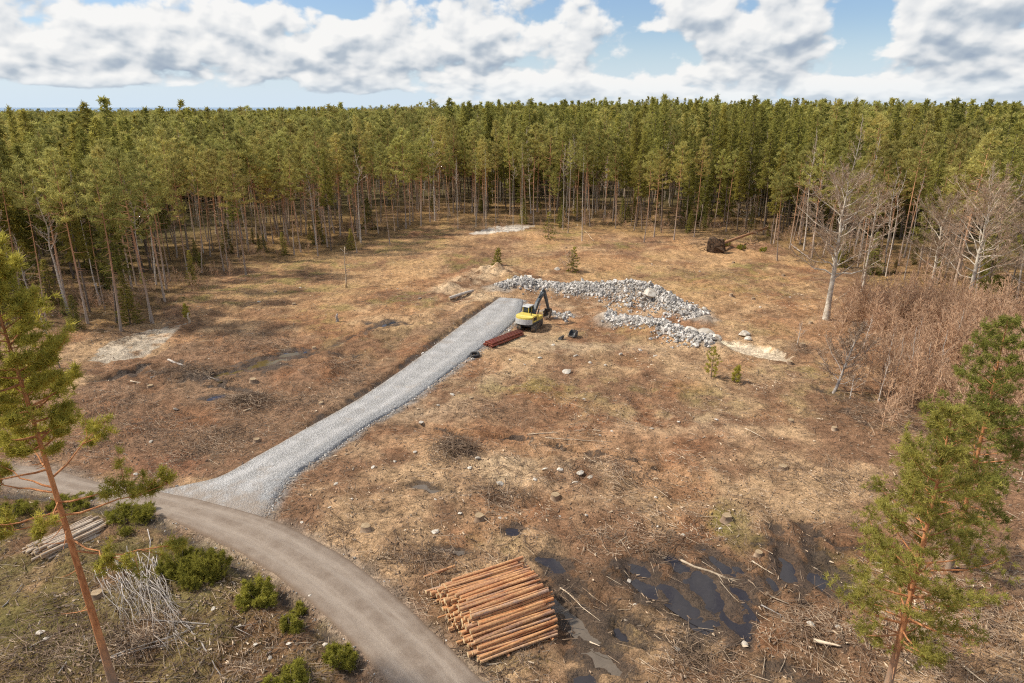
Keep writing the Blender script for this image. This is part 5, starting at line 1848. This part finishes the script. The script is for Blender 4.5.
# ------------------------------------------------------------------ things lying by the machine
a, b = G(488, 347.5), G(520, 335)
d = b - a
L_ = float(np.linalg.norm(d)); d = d / L_
nr = np.array([d[1], -d[0]])
zz = max(hz(*a), hz(*b), hz(*((a + b) / 2)))
for q, nm in ((.15, 'near their lower left end'), (.85, 'near the excavator')):
    c_ = a + d * L_ * q
    o = link('timber_batten', MB().box((0, 0, 0), (1.6, .12, .1)).mesh('timber_batten', M['pale_wood']), None, (c_[0], c_[1], zz + .05), (0, 0, math.atan2(nr[1], nr[0])))
    tag(o, 'timber batten under the red-brown pipes ' + nm, 'batten', 'battens under the pipes')
k = 0
for row_, n in ((0, 5), (1, 4)):
    for i in range(n):
        off_ = (i - (n - 1) / 2) * .27
        c_ = a + d * (L_ / 2 + random.uniform(-.12, .12)) + nr * off_
        mb = MB()
        th = np.linspace(0, 2 * math.pi, 14, endpoint=False)
        V = []
        for yy, ro in ((-L_ / 2, .128), (-L_ / 2 + .18, .128), (-L_ / 2 + .2, .115), (L_ / 2, .115), (L_ / 2, .1), (-L_ / 2, .1)):
            V.append(np.stack([ro * np.cos(th), np.full(14, yy), ro * np.sin(th)], 1))
        i_ = np.arange(14); j_ = (i_ + 1) % 14
        mb.add(np.vstack(V), [np.vstack([np.stack([s * 14 + i_, s * 14 + j_, ((s + 1) % 6) * 14 + j_, ((s + 1) % 6) * 14 + i_], 1) for s in range(6)])])
        o = link('drain_pipe', mb.mesh('drain_pipe', M['red_pipe'], True), None, (c_[0], c_[1], zz + .10 + .118 + row_ * .215), (0, 0, math.atan2(-d[0], d[1])))
        tag(o, 'red-brown drain pipe beside the excavator, %s layer, %s from the gravel road' % (['lower', 'upper'][row_], nth(i)), 'pipe', 'red-brown pipes beside the gravel road')
stick('thin dark strip standing in for the shadow below the red-brown pipes', (493, 349.5), (504, 348), .07, 'slash_dark', 'pole', 'pole')  # dark tube laid on the soil as the shadow of the pipes
p = G(475, 356)
mb = MB()
rr = np.random.default_rng(4)
for i in range(9):
    t = np.linspace(0, 2 * math.pi, 26)
    R_ = .52 + .09 * (i % 3)
    mb.tube(np.stack([R_ * np.cos(t), R_ * np.sin(t), .09 + .14 * (i // 3) + .02 * np.sin(t * 3 + i)], 1), .06, 6)
o = link('hose_coil', mb.mesh('hose_coil', M['rubber'], True), None, (p[0], p[1], hz(*p)), (.15, -.1, .3), .68)
tag(o, 'coil of black drainage hose at the right shoulder of the gravel road', 'hose coil')


def spare_bucket(label, px, py, s, rz, tilt):
    p = G(px, py)
    o = thing('excavator_bucket', label, 'bucket', (p[0], p[1], hz(*p) - .03), rz, 'spare excavator buckets on the ground', s)
    prof = [(-.5, 1.0), (-.55, .45), (-.3, .1), (.1, 0), (.6, .12), (.58, .18), (.12, .08), (-.24, .17), (-.45, .48), (-.42, 1.0)]
    mb = MB().prism(prof, -.6, .6, 0)
    for xx in (-.6, .6):
        mb.prism([(-.5, 1.0), (-.53, .45), (-.28, .12), (.1, .02), (.58, .14), (.2, .8), (-.1, 1.0)], xx - .02, xx + .02, 0)
    b_ = link('shell', mb.mesh('bucket_shell', M['darkgrey']), o)
    mb = MB()
    for k in range(5):
        mb.prism([(.58, .10), (.58, .2), (.84, .15)], -.55 + k * .25, -.43 + k * .25, 0)
    link('teeth', mb.mesh('bucket_teeth', M['track_steel']), b_)
    link('hitch', MB().box((-.18, -.55, .85), (.06, .35, .4)).box((.18, -.55, .85), (.06, .35, .4)).tube([(-.25, -.62, .9), (.25, -.62, .9)], .05, 8).mesh('bucket_hitch', M['track_steel']), o)


spare_bucket('larger dark spare excavator bucket lying on soil right of the excavator', 573, 337, .66, 2.4, 0)
spare_bucket('smaller dark attachment lying left of the larger spare bucket', 561, 340, .42, 1.0, 0)
a, b = G(449, 302), G(473, 294)
c_ = (a + b) / 2
d = b - a
log_thing('long white-barked log lying alone left of the gravel road end', 'log', None, (c_[0], c_[1], hz(*c_) + .3), (d[0], d[1], 0), float(np.linalg.norm(d)), .24, M['birch_bark'], taper=.75)
# ------------------------------------------------------------------ rubble
def rock_mesh(name, seed, sub=2, squash=.75):
    import bmesh
    bm = bmesh.new()
    bmesh.ops.create_icosphere(bm, subdivisions=sub, radius=1.0)
    r = np.random.default_rng(seed)
    pl = [(unit(r.normal(0, 1, 3)), r.uniform(.55, .9)) for _ in range(11)]
    for v in bm.verts:
        p = np.array(v.co)
        for n, d in pl:
            k = p @ n
            if k > d:
                p = p - n * (k - d)
        p *= r.uniform(.97, 1.03)
        v.co = (p[0], p[1] * r.uniform(.97, 1.03), p[2] * squash)
    me = bpy.data.meshes.new(name)
    bm.to_mesh(me)
    bm.free()
    me.materials.append(M['rock'])
    return me


ROCKS = [rock_mesh('rock%d' % i, 60 + i, 2, [.7, .85, .6, .8, .7, .9][i]) for i in range(6)]
PSTONE = []
for i in range(4):
    me = rock_mesh('pale_stone%d' % i, 80 + i, 2, .6)
    me.materials.clear()
    me.materials.append(M['pale_stone'])
    PSTONE.append(me)
ROCKLIB = bpy.data.collections.new('rock_library')
for i, me in enumerate(ROCKS):
    ROCKLIB.objects.link(bpy.data.objects.new('rock%d' % i, me))


def along(line, n, w, r):
    s = r.uniform(0, 1, n)
    i = np.clip((s * (len(line) - 1)).astype(int), 0, len(line) - 2)
    f = s * (len(line) - 1) - i
    p = line[i] * (1 - f)[:, None] + line[i + 1] * f[:, None]
    d = unit(line[i + 1] - line[i])
    return p + np.stack([-d[:, 1], d[:, 0]], 1) * (r.normal(0, 1, n) * w * np.interp(s, [0, .08, .15, .25, .35, .48, .6, .72, .82, .92, 1], [.4, .5, .9, .6, .85, .7, 1.5, 1.1, 1.25, .9, .5]))[:, None]


r_ = np.random.default_rng(77)
groups = [(RIDGE_A, 8000, 1.35, 'grey blasted rubble heaped in a long ridge beyond the excavator'), (RIDGE_B, 3000, .95, 'grey rubble in the shorter lower row before the sandy pit'), (RIDGE_C, 220, .6, 'small spill of grey rubble at the excavator bucket')]
pts, sz = [], []
for ln, n, w, lab in groups:
    P = along(ln, n, w, r_)
    S = np.clip(r_.lognormal(-2.25, .55, n), .05, .38)
    pts.append(P); sz.append(S)
P = np.vstack(pts); S = np.concatenate(sz)
gn_scatter('rubble', np.stack([P[:, 0], P[:, 1], height(P[:, 0], P[:, 1]) + S * .25], 1), r_.uniform(0, 6.28, (len(P), 3)), np.stack([S * r_.uniform(.8, 1.4, len(S)), S, S * r_.uniform(.7, 1.1, len(S))], 1),
           r_.integers(0, 6, len(P)), ROCKLIB, 'grey blasted rubble lying in ridges beyond the excavator', 'rubble')
# the larger boulders, each on its own
def boulder(label, x, y, s, group=None, mesh=None, cat='boulder', sink=.25, name='boulder', seed=0):
    o = link(name, mesh or ROCKS[random.randrange(6)], None, (x, y, hz(x, y) + s * sink), (random.uniform(-.4, .4), random.uniform(-.4, .4), random.uniform(0, 6.28)), (s * random.uniform(.9, 1.35), s, s * random.uniform(.75, 1.0)))
    return tag(o, label, cat, group)


for i in range(130):
    p = along(RIDGE_A, 1, 1.25, r_)[0]
    boulder('angular grey boulder among the rubble of the long ridge beyond the excavator', p[0], p[1], float(r_.uniform(.17, .36)), 'boulders in the long rubble ridge')
for i in range(60):
    p = along(RIDGE_B, 1, .9, r_)[0]
    boulder('angular grey boulder among the shorter lower rubble row', p[0], p[1], float(r_.uniform(.17, .34)), 'boulders in the shorter rubble row')
for d, px, py, s, pale in [('biggest pale boulder crowning the peak of the rubble ridge', 625, 292, .8, 1), ('large flat pinkish boulder on the ridge slope facing the camera', 650, 305, 1.0, 1), ('whitish boulder at the left start of the rubble ridge', 527, 287, .75, 1), ('second pale boulder right beside the whitish one', 539, 288, .6, 1),
                           ('broad whitish slab at the right end of the shorter rubble row', 703, 341, 1.0, 1), ('white slab lying lower at the end of the shorter rubble row', 690, 339, .9, 1), ('white boulder standing alone right of the rubble, larger of two', 744, 334, .75, 1), ('smaller white boulder touching the lone one right of the rubble', 748, 338, .5, 1),
                           ('pale boulder at the top left behind the ridge', 557, 271, .5, 1), ('pale yellowish boulder beside the sandy pit start', 716, 347, .7, 1), ('pale stone at the right tail of the long ridge', 705, 309, .5, 1), ('round pale stone on open soil below the shorter rubble row', 566, 372, .5, 1)]:
    p = G(px, py)
    boulder(d, p[0], p[1], s, None, PSTONE[random.randrange(4)] if pale else None)
# pale stones strewn over the clearing
spots = [(500, 484, .5), (421, 421, .35), (612, 430, .22), (652, 425, .3), (679, 420, .28), (717, 418, .35), (600, 431, .2), (582, 412, .2), (584, 397, .3), (436, 504, .22), (460, 517, .25), (500, 521, .2), (436, 535, .4), (560, 514, .22), (586, 520, .2), (656, 495, .2), (657, 524, .2), (683, 533, .25),
         (721, 524, .22), (629, 578, .25), (635, 600, .2), (676, 645, .35), (745, 640, .3), (811, 620, .35), (838, 620, .3), (880, 560, .25), (310, 600, .2), (325, 645, .25), (214, 612, .25), (240, 628, .2), (290, 650, .2), (270, 660, .18), (256, 648, .18), (395, 462, .3), (373, 470, .25), (415, 452, .3),
         (336, 486, .25), (352, 502, .2), (302, 525, .2), (330, 512, .2), (545, 470, .35), (560, 476, .4), (580, 478, .5), (575, 484, .4), (535, 485, .3), (478, 462, .35), (470, 470, .3), (590, 482, .35), (452, 393, .3), (438, 403, .35), (540, 360, .4), (525, 366, .3), (590, 362, .4), (620, 357, .45), (640, 352, .4),
         (655, 357, .35), (575, 356, .4), (605, 365, .3), (553, 346, .3), (510, 361, .25), (790, 297, .3), (760, 307, .3), (700, 270, .35), (652, 263, .3), (420, 300, .35), (398, 290, .3), (300, 285, .3), (259, 300, .4), (175, 405, .4), (135, 470, .3), (150, 440, .3), (40, 632, .35), (46, 640, .3)]
for px, py, s in spots:
    p = G(px, py)
    zone = 'left of the gravel road' if px < 200 and py < 480 else ('on heath below the dirt road' if px < 345 and py > 590 else ('around the muddy spoil in mid clearing' if py > 440 else ('on yellowish spoil before the rubble' if py > 340 else 'on dry grass near the forest')))
    boulder('small pale stone lying ' + zone, p[0], p[1], s * .62, 'pale stones ' + zone, PSTONE[random.randrange(4)], 'stone', .1, 'stone')
# stumps
r_ = np.random.default_rng(78)
M['stump_face'] = simple_mat('weathered_stump_top', (0.30, 0.21, 0.12), (0.44, 0.33, 0.20), 5, .9)
stm = []
for i in range(3):
    mb = MB()
    th = np.linspace(0, 6.28, 11)[:-1]
    rr = .24 * r_.uniform(.85, 1.2, 10)
    V = np.vstack([np.stack([rr * k * np.cos(th), rr * k * np.sin(th), np.full(10, zz)], 1) for k, zz in ((1.5, -.05), (1.1, .1), (1.0, .32))])
    i_ = np.arange(10); j_ = (i_ + 1) % 10
    side = mk_mesh('stump', V, [np.vstack([np.stack([i_, j_, 10 + j_, 10 + i_], 1), np.stack([10 + i_, 10 + j_, 20 + j_, 20 + i_], 1)])], True, [M['slash_wood']])
    top = mk_mesh('cut_top', np.vstack([V[20:] + [0, 0, .002], [[0, 0, .335]]]), [np.stack([np.full(10, 10), i_, j_], 1)], False, [M['stump_face']])
    stm.append((side, top))
n = 0
for _ in range(800):
    px, py = r_.uniform(60, 900), r_.uniform(240, 640)
    p = G(px, py)
    if np.hypot(*p) > bd_of(math.degrees(math.atan2(p[0], p[1]))) - 3:
        continue
    h_, F_ = height(p[:1], p[1:], True)
    if F_['dr'][0] < 1.5 or F_['dgr'][0] < 1.5 or F_['dark'][0] > .3 or 425 < px < 580 and py > 545 or F_['ip'][0] or (490 < px < 720 and 280 < py < 350):
        continue
    s, t = stm[n % 3]
    zone = 'left of the gravel road' if px < np.interp(py, [300, 480], [500, 215]) else ('in the right half of the clearing' if px > 600 else 'in the middle of the clearing')
    o = link('tree_stump', s, None, (p[0], p[1], h_[0] - .06), (0, 0, r_.uniform(0, 6.28)), float(r_.uniform(.7, 1.15)))
    tag(o, 'low sawn stump with pale top ' + zone, 'stump', 'stumps ' + zone)
    link('cut_top', t, o)
    n += 1
    if n >= 30:
        break

# ------------------------------------------------------------------ ground litter (nobody could count it)
def allowed(x, y, wet_ok=False, road_ok=False):
    h, F_ = height(x, y, True)
    ok = (F_['ir'] == 0) & (F_['ig'] == 0)
    ok &= (F_['dr'] > .15) & (F_['dgr'] > .35)
    for c, u, L_, w_, k in PUD:
        qx, qy = x - c[0], y - c[1]
        s = (qx * u[0] + qy * u[1]) / L_
        t = (-qx * u[1] + qy * u[0]) / w_
        ok &= (s * s + t * t) > 1.15
    ok &= ~F_['ip']
    return ok, h, F_


def screen_scatter(n, y0, y1, r, x0=-60, x1=62, power=1.0):
    """points over the clearing, denser near the camera where each is seen larger"""
    u = r.uniform(0, 1, n)
    a, b = 1 / y1 ** power, 1 / y0 ** power
    y = (a + (b - a) * u) ** (-1 / power)
    x = r.uniform(-1, 1, n) * (y * .80 + 6)
    return x, y


def gcol(x, y, arr):
    i = np.clip(np.searchsorted(ax, x), 0, nx - 1)
    j = np.clip(np.searchsorted(ay, y), 0, ny - 1)
    return arr.reshape(ny, nx)[j, i]


def litter(name, n, lmin, lmax, rmin, rmax, mat, label, cat, seed, y0=20, y1=120, power=1.0, lift=.02, clump=True, tilt=.12, mask=None):
    r = np.random.default_rng(seed)
    x, y = screen_scatter(n, y0, y1, r, power=power)
    ok, h, F_ = allowed(x, y)
    az = np.degrees(np.arctan2(x, y))
    ok &= np.hypot(x, y) < bd_of(az) + 8
    if clump:
        ok &= r.random(n) < .30 + .9 * smooth(-.12, .2, fbm(x, y, 6, 95, 3))
    ok &= r.random(n) > .8 * gcol(x, y, np.clip(wet_shade * 1.4, 0, 1))
    if mask is not None:
        ok &= mask(x, y, r)
    x, y, h = x[ok], y[ok], h[ok]
    n = len(x)
    dirn = fbm(x, y, 9, 97, 2) * 9 + r.normal(0, .8, n)
    l = r.uniform(lmin, lmax, n) ** 1.0
    d = np.stack([np.cos(dirn), np.sin(dirn), r.normal(0, tilt, n)], 1)
    rad = r.uniform(rmin, rmax, n)
    c = np.stack([x, y, h + lift + rad], 1)
    s = unit(np.cross(d, np.tile([0, 0, 1.0], (n, 1)))) * rad[:, None]
    up = np.cross(s, d)
    bend = s * r.normal(0, 1, (n, 1)) * (l / 14)[:, None] / rad[:, None] * .35
    a, m_, b = c - d * (l / 2)[:, None], c + bend, c + d * (l / 2)[:, None]
    k1, k2 = -.5, .87
    V = np.stack([a + s, a - s, a + up * 1.2, m_ + s * .8, m_ - s * .8, m_ + up, b + s * .3, b - s * .3, b + up * .4], 1).reshape(-1, 3)
    o_ = np.arange(n)[:, None] * 9
    q = []
    for lo_ in (0, 3):
        for e1, e2 in ((0, 1), (1, 2), (2, 0)):
            q.append(np.hstack([o_ + lo_ + e1, o_ + lo_ + e2, o_ + lo_ + 3 + e2, o_ + lo_ + 3 + e1]))
    me = mk_mesh(name, V, [np.vstack(q)], False, [M[mat]])
    return tag(link(name, me), label, cat, None, 'stuff')


litter('slash', 30000, .25, 1.3, .006, .017, 'slash_wood', 'brown twigs and slash strewn over the cleared ground', 'slash', 1, y1=150, power=.35)
litter('slash', 9000, .3, 1.4, .008, .022, 'slash_dark', 'dark broken twigs strewn over the cleared ground', 'slash', 2, y1=150, power=.3)
litter('pale_twigs', 4200, .35, 1.9, .006, .019, 'pale_wood', 'pale barkless sticks scattered over the clearing', 'twigs', 3, y1=150, power=.4)
litter('bark_litter', 30000, .08, .28, .02, .05, 'slash_wood', 'chips and bark flakes littering the soil', 'litter', 4, y1=140, power=.4, tilt=.3, lift=-.01)
litter('pale_litter', 4000, .10, .3, .02, .06, 'pale_wood', 'pale wood chips littering the soil', 'litter', 6, y1=150, power=.3, tilt=.3, lift=-.01)
# denser brush: heaps, ditch edges, the heath at lower left
HEAPS = [(455, 452, 2.0, 700), (245, 400, 2.6, 800), (180, 372, 2.6, 500), (210, 372, 2.0, 300), (500, 500, 2.0, 250), (340, 365, 2.5, 200), (330, 435, 2.5, 300), (160, 480, 2.0, 150), (700, 655, 2, 150), (560, 610, 1.6, 120), (440, 560, 2.0, 260), (780, 470, 2.5, 120), (870, 415, 4.5, 500), (800, 350, 3.0, 160), (140, 640, 2.2, 300), (50, 660, 3.0, 400),
         (120, 335, 4.0, 300), (700, 245, 4.0, 200), (775, 235, 5, 400), (955, 540, 3, 200), (980, 620, 2.5, 300), (935, 650, 2.0, 250), (90, 440, 4, 200), (390, 300, 6, 120), (160, 420, 4, 350), (230, 430, 4, 400), (300, 400, 3.5, 300), (190, 450, 3.5, 300), (260, 345, 5, 350), (350, 380, 3, 250), (120, 400, 4, 250), (480, 410, 3, 150), (620, 470, 3, 200), (660, 545, 2, 150), (820, 620, 2.5, 200), (330, 540, 2, 120), (400, 560, 1.6, 120), (840, 480, 4, 250), (600, 540, 2, 120), (560, 480, 3, 120)]
r = np.random.default_rng(44)
tw = []
for px, py, a, n in HEAPS:
    p = G(px, py)
    for k in range(n):
        q = p + r.normal(0, a * .42, 2)
        d = unit(np.array([r.normal(), r.normal(), r.normal(0, .35)]))
        l = r.uniform(.3, 1.4)
        tw.append((q, d, l, r.uniform(.008, .022)))
q = np.array([t[0] for t in tw]); d = np.array([t[1] for t in tw]); l = np.array([t[2] for t in tw]); rd = np.array([t[3] for t in tw])
ok = allowed(q[:, 0], q[:, 1])[0]
q, d, l, rd = q[ok], d[ok], l[ok], rd[ok]
hh = height(q[:, 0], q[:, 1]) + np.abs(r.normal(.05, .18, len(q)))
polys = []
for k in range(len(q)):
    c = np.array([q[k, 0], q[k, 1], hh[k]])
    polys.append((np.stack([c - d[k] * l[k] / 2, c + r.normal(0, .05, 3), c + d[k] * l[k] / 2]), np.array([rd[k], rd[k] * .8, rd[k] * .4])))
half = len(polys) // 2
for mt, pp, lb in (('slash_wood', polys[::2], 'tangled brown branches heaped in piles around the clearing'), ('slash_dark', polys[1::2], 'tangled dark branches heaped in piles around the clearing')):
    V, Q, T = tubes(pp, 4, False)
    tag(link('brushwood', mk_mesh('brushwood', V, [Q], False, [M[mt]])), lb, 'brushwood', None, 'stuff')


def tufts(name, n, mat, label, seed, mask, hmin, hmax, blades=9, wid=.02, y0=20, y1=135, power=.8, spread=.55, lay=.5):
    r = np.random.default_rng(seed)
    x, y = screen_scatter(n, y0, y1, r, power=power)
    ok, h, F_ = allowed(x, y)
    ok &= (F_['dark'] < .4) & (gcol(x, y, wet_shade) < .3) & (r.random(n) < mask(x, y))
    x, y, h = x[ok], y[ok], h[ok]
    C = np.stack([x, y, h - .02], 1)
    H_ = r.uniform(hmin, hmax, len(x))
    dirs = unit(r.normal(0, spread, (len(x), blades, 3)) * [1, 1, .3] + np.array([0, 0, lay]))
    L_ = H_[:, None, None] * r.uniform(.6, 1.2, (len(x), blades, 1))
    base = C[:, None] + r.normal(0, .10, (len(x), blades, 3)) * [1, 1, 0] * (H_ / .3)[:, None, None]
    sd = unit(np.cross(dirs, r.normal(0, 1, dirs.shape))) * wid * .5 * np.maximum(1, y / 45)[:, None, None]
    tip = base + dirs * L_
    V = np.stack([base - sd, base + sd, tip], 2).reshape(-1, 3)
    t = np.repeat(np.repeat(np.clip(r.normal(.5, .25, len(x)), 0, 1), blades), 3)
    me = mk_mesh(name, V, [np.arange(len(V)).reshape(-1, 3)], False, [M[mat]], attrs={'tint': t})
    return tag(link(name, me), label, 'grass', None, 'stuff')


def near_forest(x, y):
    return np.hypot(x, y) < bd_of(np.degrees(np.arctan2(x, y))) + 14


tufts('dry_grass', 30000, 'dry_grass', 'pale dry grass tufts over the open ground', 51, lambda x, y: near_forest(x, y) * smooth(-.15, .15, fbm(x, y, 7, 33, 4) + .1 * smooth(50, 90, y)), .10, .26, 8, .014)
tufts('moss', 22000, 'green_grass', 'green moss and grass patches on the open ground', 52, lambda x, y: near_forest(x, y) * np.clip(gcol(x, y, gm) * 1.1, 0, 1), .05, .15, 12, .02, spread=.8)
tufts('undergrowth', 14000, 'green_grass', 'low green undergrowth on the heath and under the edge trees', 53, lambda x, y: .9 * (np.abs(np.hypot(x, y) - bd_of(np.degrees(np.arctan2(x, y))) - 5) < 9) * smooth(-.05, .15, fbm(x, y, 5, 34, 3)) + .28 * gcol(x, y, fl.astype(float)) * smooth(.0, .2, fbm(x, y, 3.5, 36, 3)), .12, .34, 14, .022, spread=.7)
tufts('heather', 16000, 'heath', 'brown heather covering the ground below the dirt road', 54, lambda x, y: gcol(x, y, fl.astype(float)) * smooth(-.2, .15, fbm(x, y, 3, 38, 3)), .12, .30, 14, .016, y1=60, spread=.6) if 'heath' in M else None
# loose stones at the road edges and on the gravel shoulder
r = np.random.default_rng(61)
pp, ss = [], []
for line, n, w, s0 in ((GRAV_R, 1800, .30, .045), (GRAV_L, 300, .15, .04), (ROAD_LO, 900, .35, .028), (ROAD_UP, 500, .35, .025)):
    P = along(line, n, w, r)
    pp.append(P)
    ss.append(np.full(n, s0) * r.lognormal(0, .45, n))
P, S = np.vstack(pp), np.concatenate(ss)
ok = (~inside(P[:, 0], P[:, 1], ROAD_POLY)) & (~inside(P[:, 0], P[:, 1], GRAV_POLY))
P, S = P[ok], S[ok]
gn_scatter('gravel_spill', np.stack([P[:, 0], P[:, 1], height(P[:, 0], P[:, 1]) + S * .2], 1), r.uniform(0, 6.28, (len(P), 3)), np.repeat(S[:, None], 3, 1) * r.uniform(.8, 1.3, (len(P), 3)), r.integers(0, 6, len(P)), ROCKLIB, 'loose grey stones spilled along the edges of both roads', 'gravel')
# ------------------------------------------------------------------ camera, sun, sky
cam = bpy.data.cameras.new('camera')
cam.lens = 36.0 * FPX / 1024.0
cam.sensor_width = 36.0
cam.clip_end = 90000
cam.clip_start = .5
co = link('camera', cam, None, (0, 0, CH), (math.pi / 2 - PITCH, 0, 0))
SC.camera = co

SUN_EL, SUN_AZ = 47.0, -86.0          # azimuth from straight ahead, negative = left
sdir = Vector((math.sin(math.radians(SUN_AZ)) * math.cos(math.radians(SUN_EL)), math.cos(math.radians(SUN_AZ)) * math.cos(math.radians(SUN_EL)), math.sin(math.radians(SUN_EL))))
sl = bpy.data.lights.new('sun', 'SUN')
sl.energy = 3.7
sl.angle = math.radians(4.0)
sl.color = (1.0, .92, .80)
so = link('sun', sl, None, (0, 0, 100))
so.rotation_euler = sdir.to_track_quat('Z', 'Y').to_euler()

w = bpy.data.worlds.new('World')
SC.world = w
w.use_nodes = True
w.cycles.sampling_method = "MANUAL"
w.cycles.sample_map_resolution = 256
nt = w.node_tree
nt.nodes.clear()
N = NT(nt)
sky = N.node('ShaderNodeTexSky', sky_type='NISHITA', sun_disc=False)
sky.sun_elevation = math.radians(SUN_EL)
sky.sun_rotation = math.radians(SUN_AZ)
sky.air_density = 1.0
sky.dust_density = 0.6
sky.ozone_density = 1.5
gen = N.node('ShaderNodeTexCoord').outputs['Generated']
x, y, z = N.sep(gen)
az = N.mul(N.math('ARCTAN2', x, y), 180 / math.pi)
el = N.mul(N.math('ARCSINE', z), 180 / math.pi)


def pa(px, py):        # direction of a place in the photograph, degrees
    u, v = (px - 512) / FPX, (341.5 - py) / FPX
    d = np.array([u, CP + v * SP, -SP + v * CP])
    d /= np.linalg.norm(d)
    return math.degrees(math.atan2(d[0], d[1])), math.degrees(math.asin(d[2]))


# clouds: cumulus banks, smaller and flatter the lower they lie
def field(az, el, detail):
    e2 = N.math('POWER', N.math('MAXIMUM', N.add(el, .3), 0.0), .72)
    ax_, ey_ = N.mul(az, .165), N.mul(e2, .52)
    wv = N.noise(N.xyz(ax_, ey_, 3.1), 2.2, 1, .5)
    p2 = N.xyz(N.add(ax_, N.mul(wv, .10)), N.add(ey_, N.mul(wv, .10)), 7.7)
    n = N.noise(p2, 1.5, min(detail, 5), .5)
    vo = N.node('ShaderNodeTexVoronoi', feature='SMOOTH_F1', voronoi_dimensions='2D')
    N.put(vo.inputs['Vector'], p2)
    vo.inputs['Scale'].default_value = 3.4
    vo.inputs['Detail'].default_value = 3.0 if detail > 4 else 1.0
    vo.inputs['Roughness'].default_value = .45
    vo.inputs['Smoothness'].default_value = .35
    return N.add(N.mul(n, .90), N.mul(N.sub(.42, vo.outputs['Distance']), .13))


BLOBS = [  # px, py, half width, half height (deg), weight
    (60, 18, 7, 1.3, .16), (30, 55, 7, 1.0, .14), (160, 62, 7, 1.0, .12), (250, 20, 7, 1.2, .17), (235, 50, 6, .9, .12), (390, 60, 5, 1.3, .14), (480, 30, 8, 1.5, .17), (600, 35, 4, 1.2, .14), (570, 80, 4, .8, .13), (670, 82, 5, .9, .14),
    (775, 38, 5, 2.4, .24), (700, 10, 3.0, 1.2, .16), (965, 35, 6, 2.8, .22), (840, 84, 5, .8, .10), (985, 85, 6, 1.0, .12), (480, 78, 4, .7, .08), (330, 40, 3, .8, .08),
    (130, 3, 3, .6, -.16), (350, 5, 2.4, .8, -.20), (640, 10, 3.0, 1.2, -.20), (660, 45, 2.6, .9, -.16), (740, 10, 1.8, .9, -.14), (868, 30, 2.0, 2.6, -.28), (540, 66, 2.4, .5, -.12), (285, 36, 1.2, .5, -.12), (455, 60, 1.4, .4, -.10),
    (60, 95, 12, .55, -.30), (250, 98, 9, .40, -.24), (400, 98, 6, .35, -.16), (600, 92, 6, .7, .10), (760, 88, 7, .8, .12), (900, 92, 8, .7, .12), (1010, 70, 5, 1.2, .12), (110, 78, 9, .7, .12), (330, 75, 5, .8, .10), (850, 58, 1.5, 1.0, -.12)]


def bias(az, el):
    t = None
    for px, py, a, b, wgt in BLOBS:
        A, E = pa(px, py)
        dx = N.mul(N.sub(az, A), 1 / a)
        dy = N.mul(N.sub(el, E), 1 / b)
        r2 = N.math('MULTIPLY_ADD', dx, dx, N.mul(dy, dy))
        g = N.mul(N.math('POWER', 2.718, N.mul(r2, -1.0)), wgt)
        t = g if t is None else N.add(t, g)
    return t


B0 = bias(az, el)
D = N.add(field(az, el, 7), B0)
S1 = N.add(field(az, el, 3), B0)
az2, el2 = N.sub(az, .35), N.add(el, .85)
S2 = N.add(field(az2, el2, 3), bias(az2, el2))              # a step towards the sun
az3, el3 = N.sub(az, .10), N.add(el, .16)
S3 = N.add(field(az3, el3, 7), B0)
cover = N.sstep(D, .352, .475)
edge = N.lin(N.sub(S1, S2), -.23, .18)
edge2 = N.lin(N.sub(D, S3), -.075, .075)
thick = N.sstep(D, .47, .74)
lit = N.add(N.mul(edge, .82), N.mul(edge2, .18))
lit = N.sub(lit, N.mul(thick, .20))
lit = N.add(lit, .07)
ramp = N.node('ShaderNodeValToRGB')
cr = ramp.color_ramp
cr.elements[0].position = .10
cr.elements[0].color = (0.34, 0.41, 0.51, 1)
cr.elements[1].position = .78
cr.elements[1].color = (0.93, 0.92, 0.90, 1)
e = cr.elements.new(.30)
e.color = (0.47, 0.53, 0.60, 1)
e = cr.elements.new(.52)
e.color = (0.74, 0.76, 0.78, 1)
N.put(ramp.inputs[0], lit)
STR = 0.085
EXPO = 2 ** -0.36
ccol = N.mix(1.0, ramp.outputs[0], (1 / STR * .98 * EXPO,) * 3, 'MULTIPLY')
# haze veil low over the horizon
skyc = N.mix(1.0, sky.outputs[0], (0.92, 1.0, 1.16), 'MULTIPLY')
veil = N.sub(1.0, N.sstep(el, -.2, 6.5))
skyc = N.mix(N.mul(veil, .85), skyc, tuple(v / STR * EXPO for v in (0.66, 0.79, 0.92)))
ccol = N.mix(N.mul(N.sub(1.0, N.sstep(el, .0, 2.6)), .5), ccol, tuple(v / STR * EXPO for v in (0.74, 0.82, 0.88)))
cover = N.mul(cover, N.sstep(el, -.1, .5))
cover = N.mul(cover, .97)
final = N.mix(cover, skyc, ccol)
bg = N.node('ShaderNodeBackground')
bg.inputs[1].default_value = STR
N.put(bg.inputs[0], final)
o_ = N.node('ShaderNodeOutputWorld')
N.put(o_.inputs[0], bg.outputs[0])

SC.view_settings.view_transform = 'Standard'
SC.view_settings.look = 'None'
SC.view_settings.gamma = 1.0
SC.view_settings.exposure = 0.42
SC.view_settings.use_curve_mapping = False
SC.render.engine = 'CYCLES'
SC.cycles.max_bounces = 6
SC.cycles.diffuse_bounces = 4
SC.cycles.glossy_bounces = 2
SC.cycles.transmission_bounces = 3
SC.cycles.transparent_max_bounces = 6
SC.cycles.use_denoising = False
SC.cycles.use_adaptive_sampling = True
SC.cycles.adaptive_threshold = 0.02
SC.cycles.pixel_filter_type = 'BLACKMAN_HARRIS'
SC.cycles.filter_width = 1.15
SC.cycles.caustics_reflective = False
SC.cycles.caustics_refractive = False
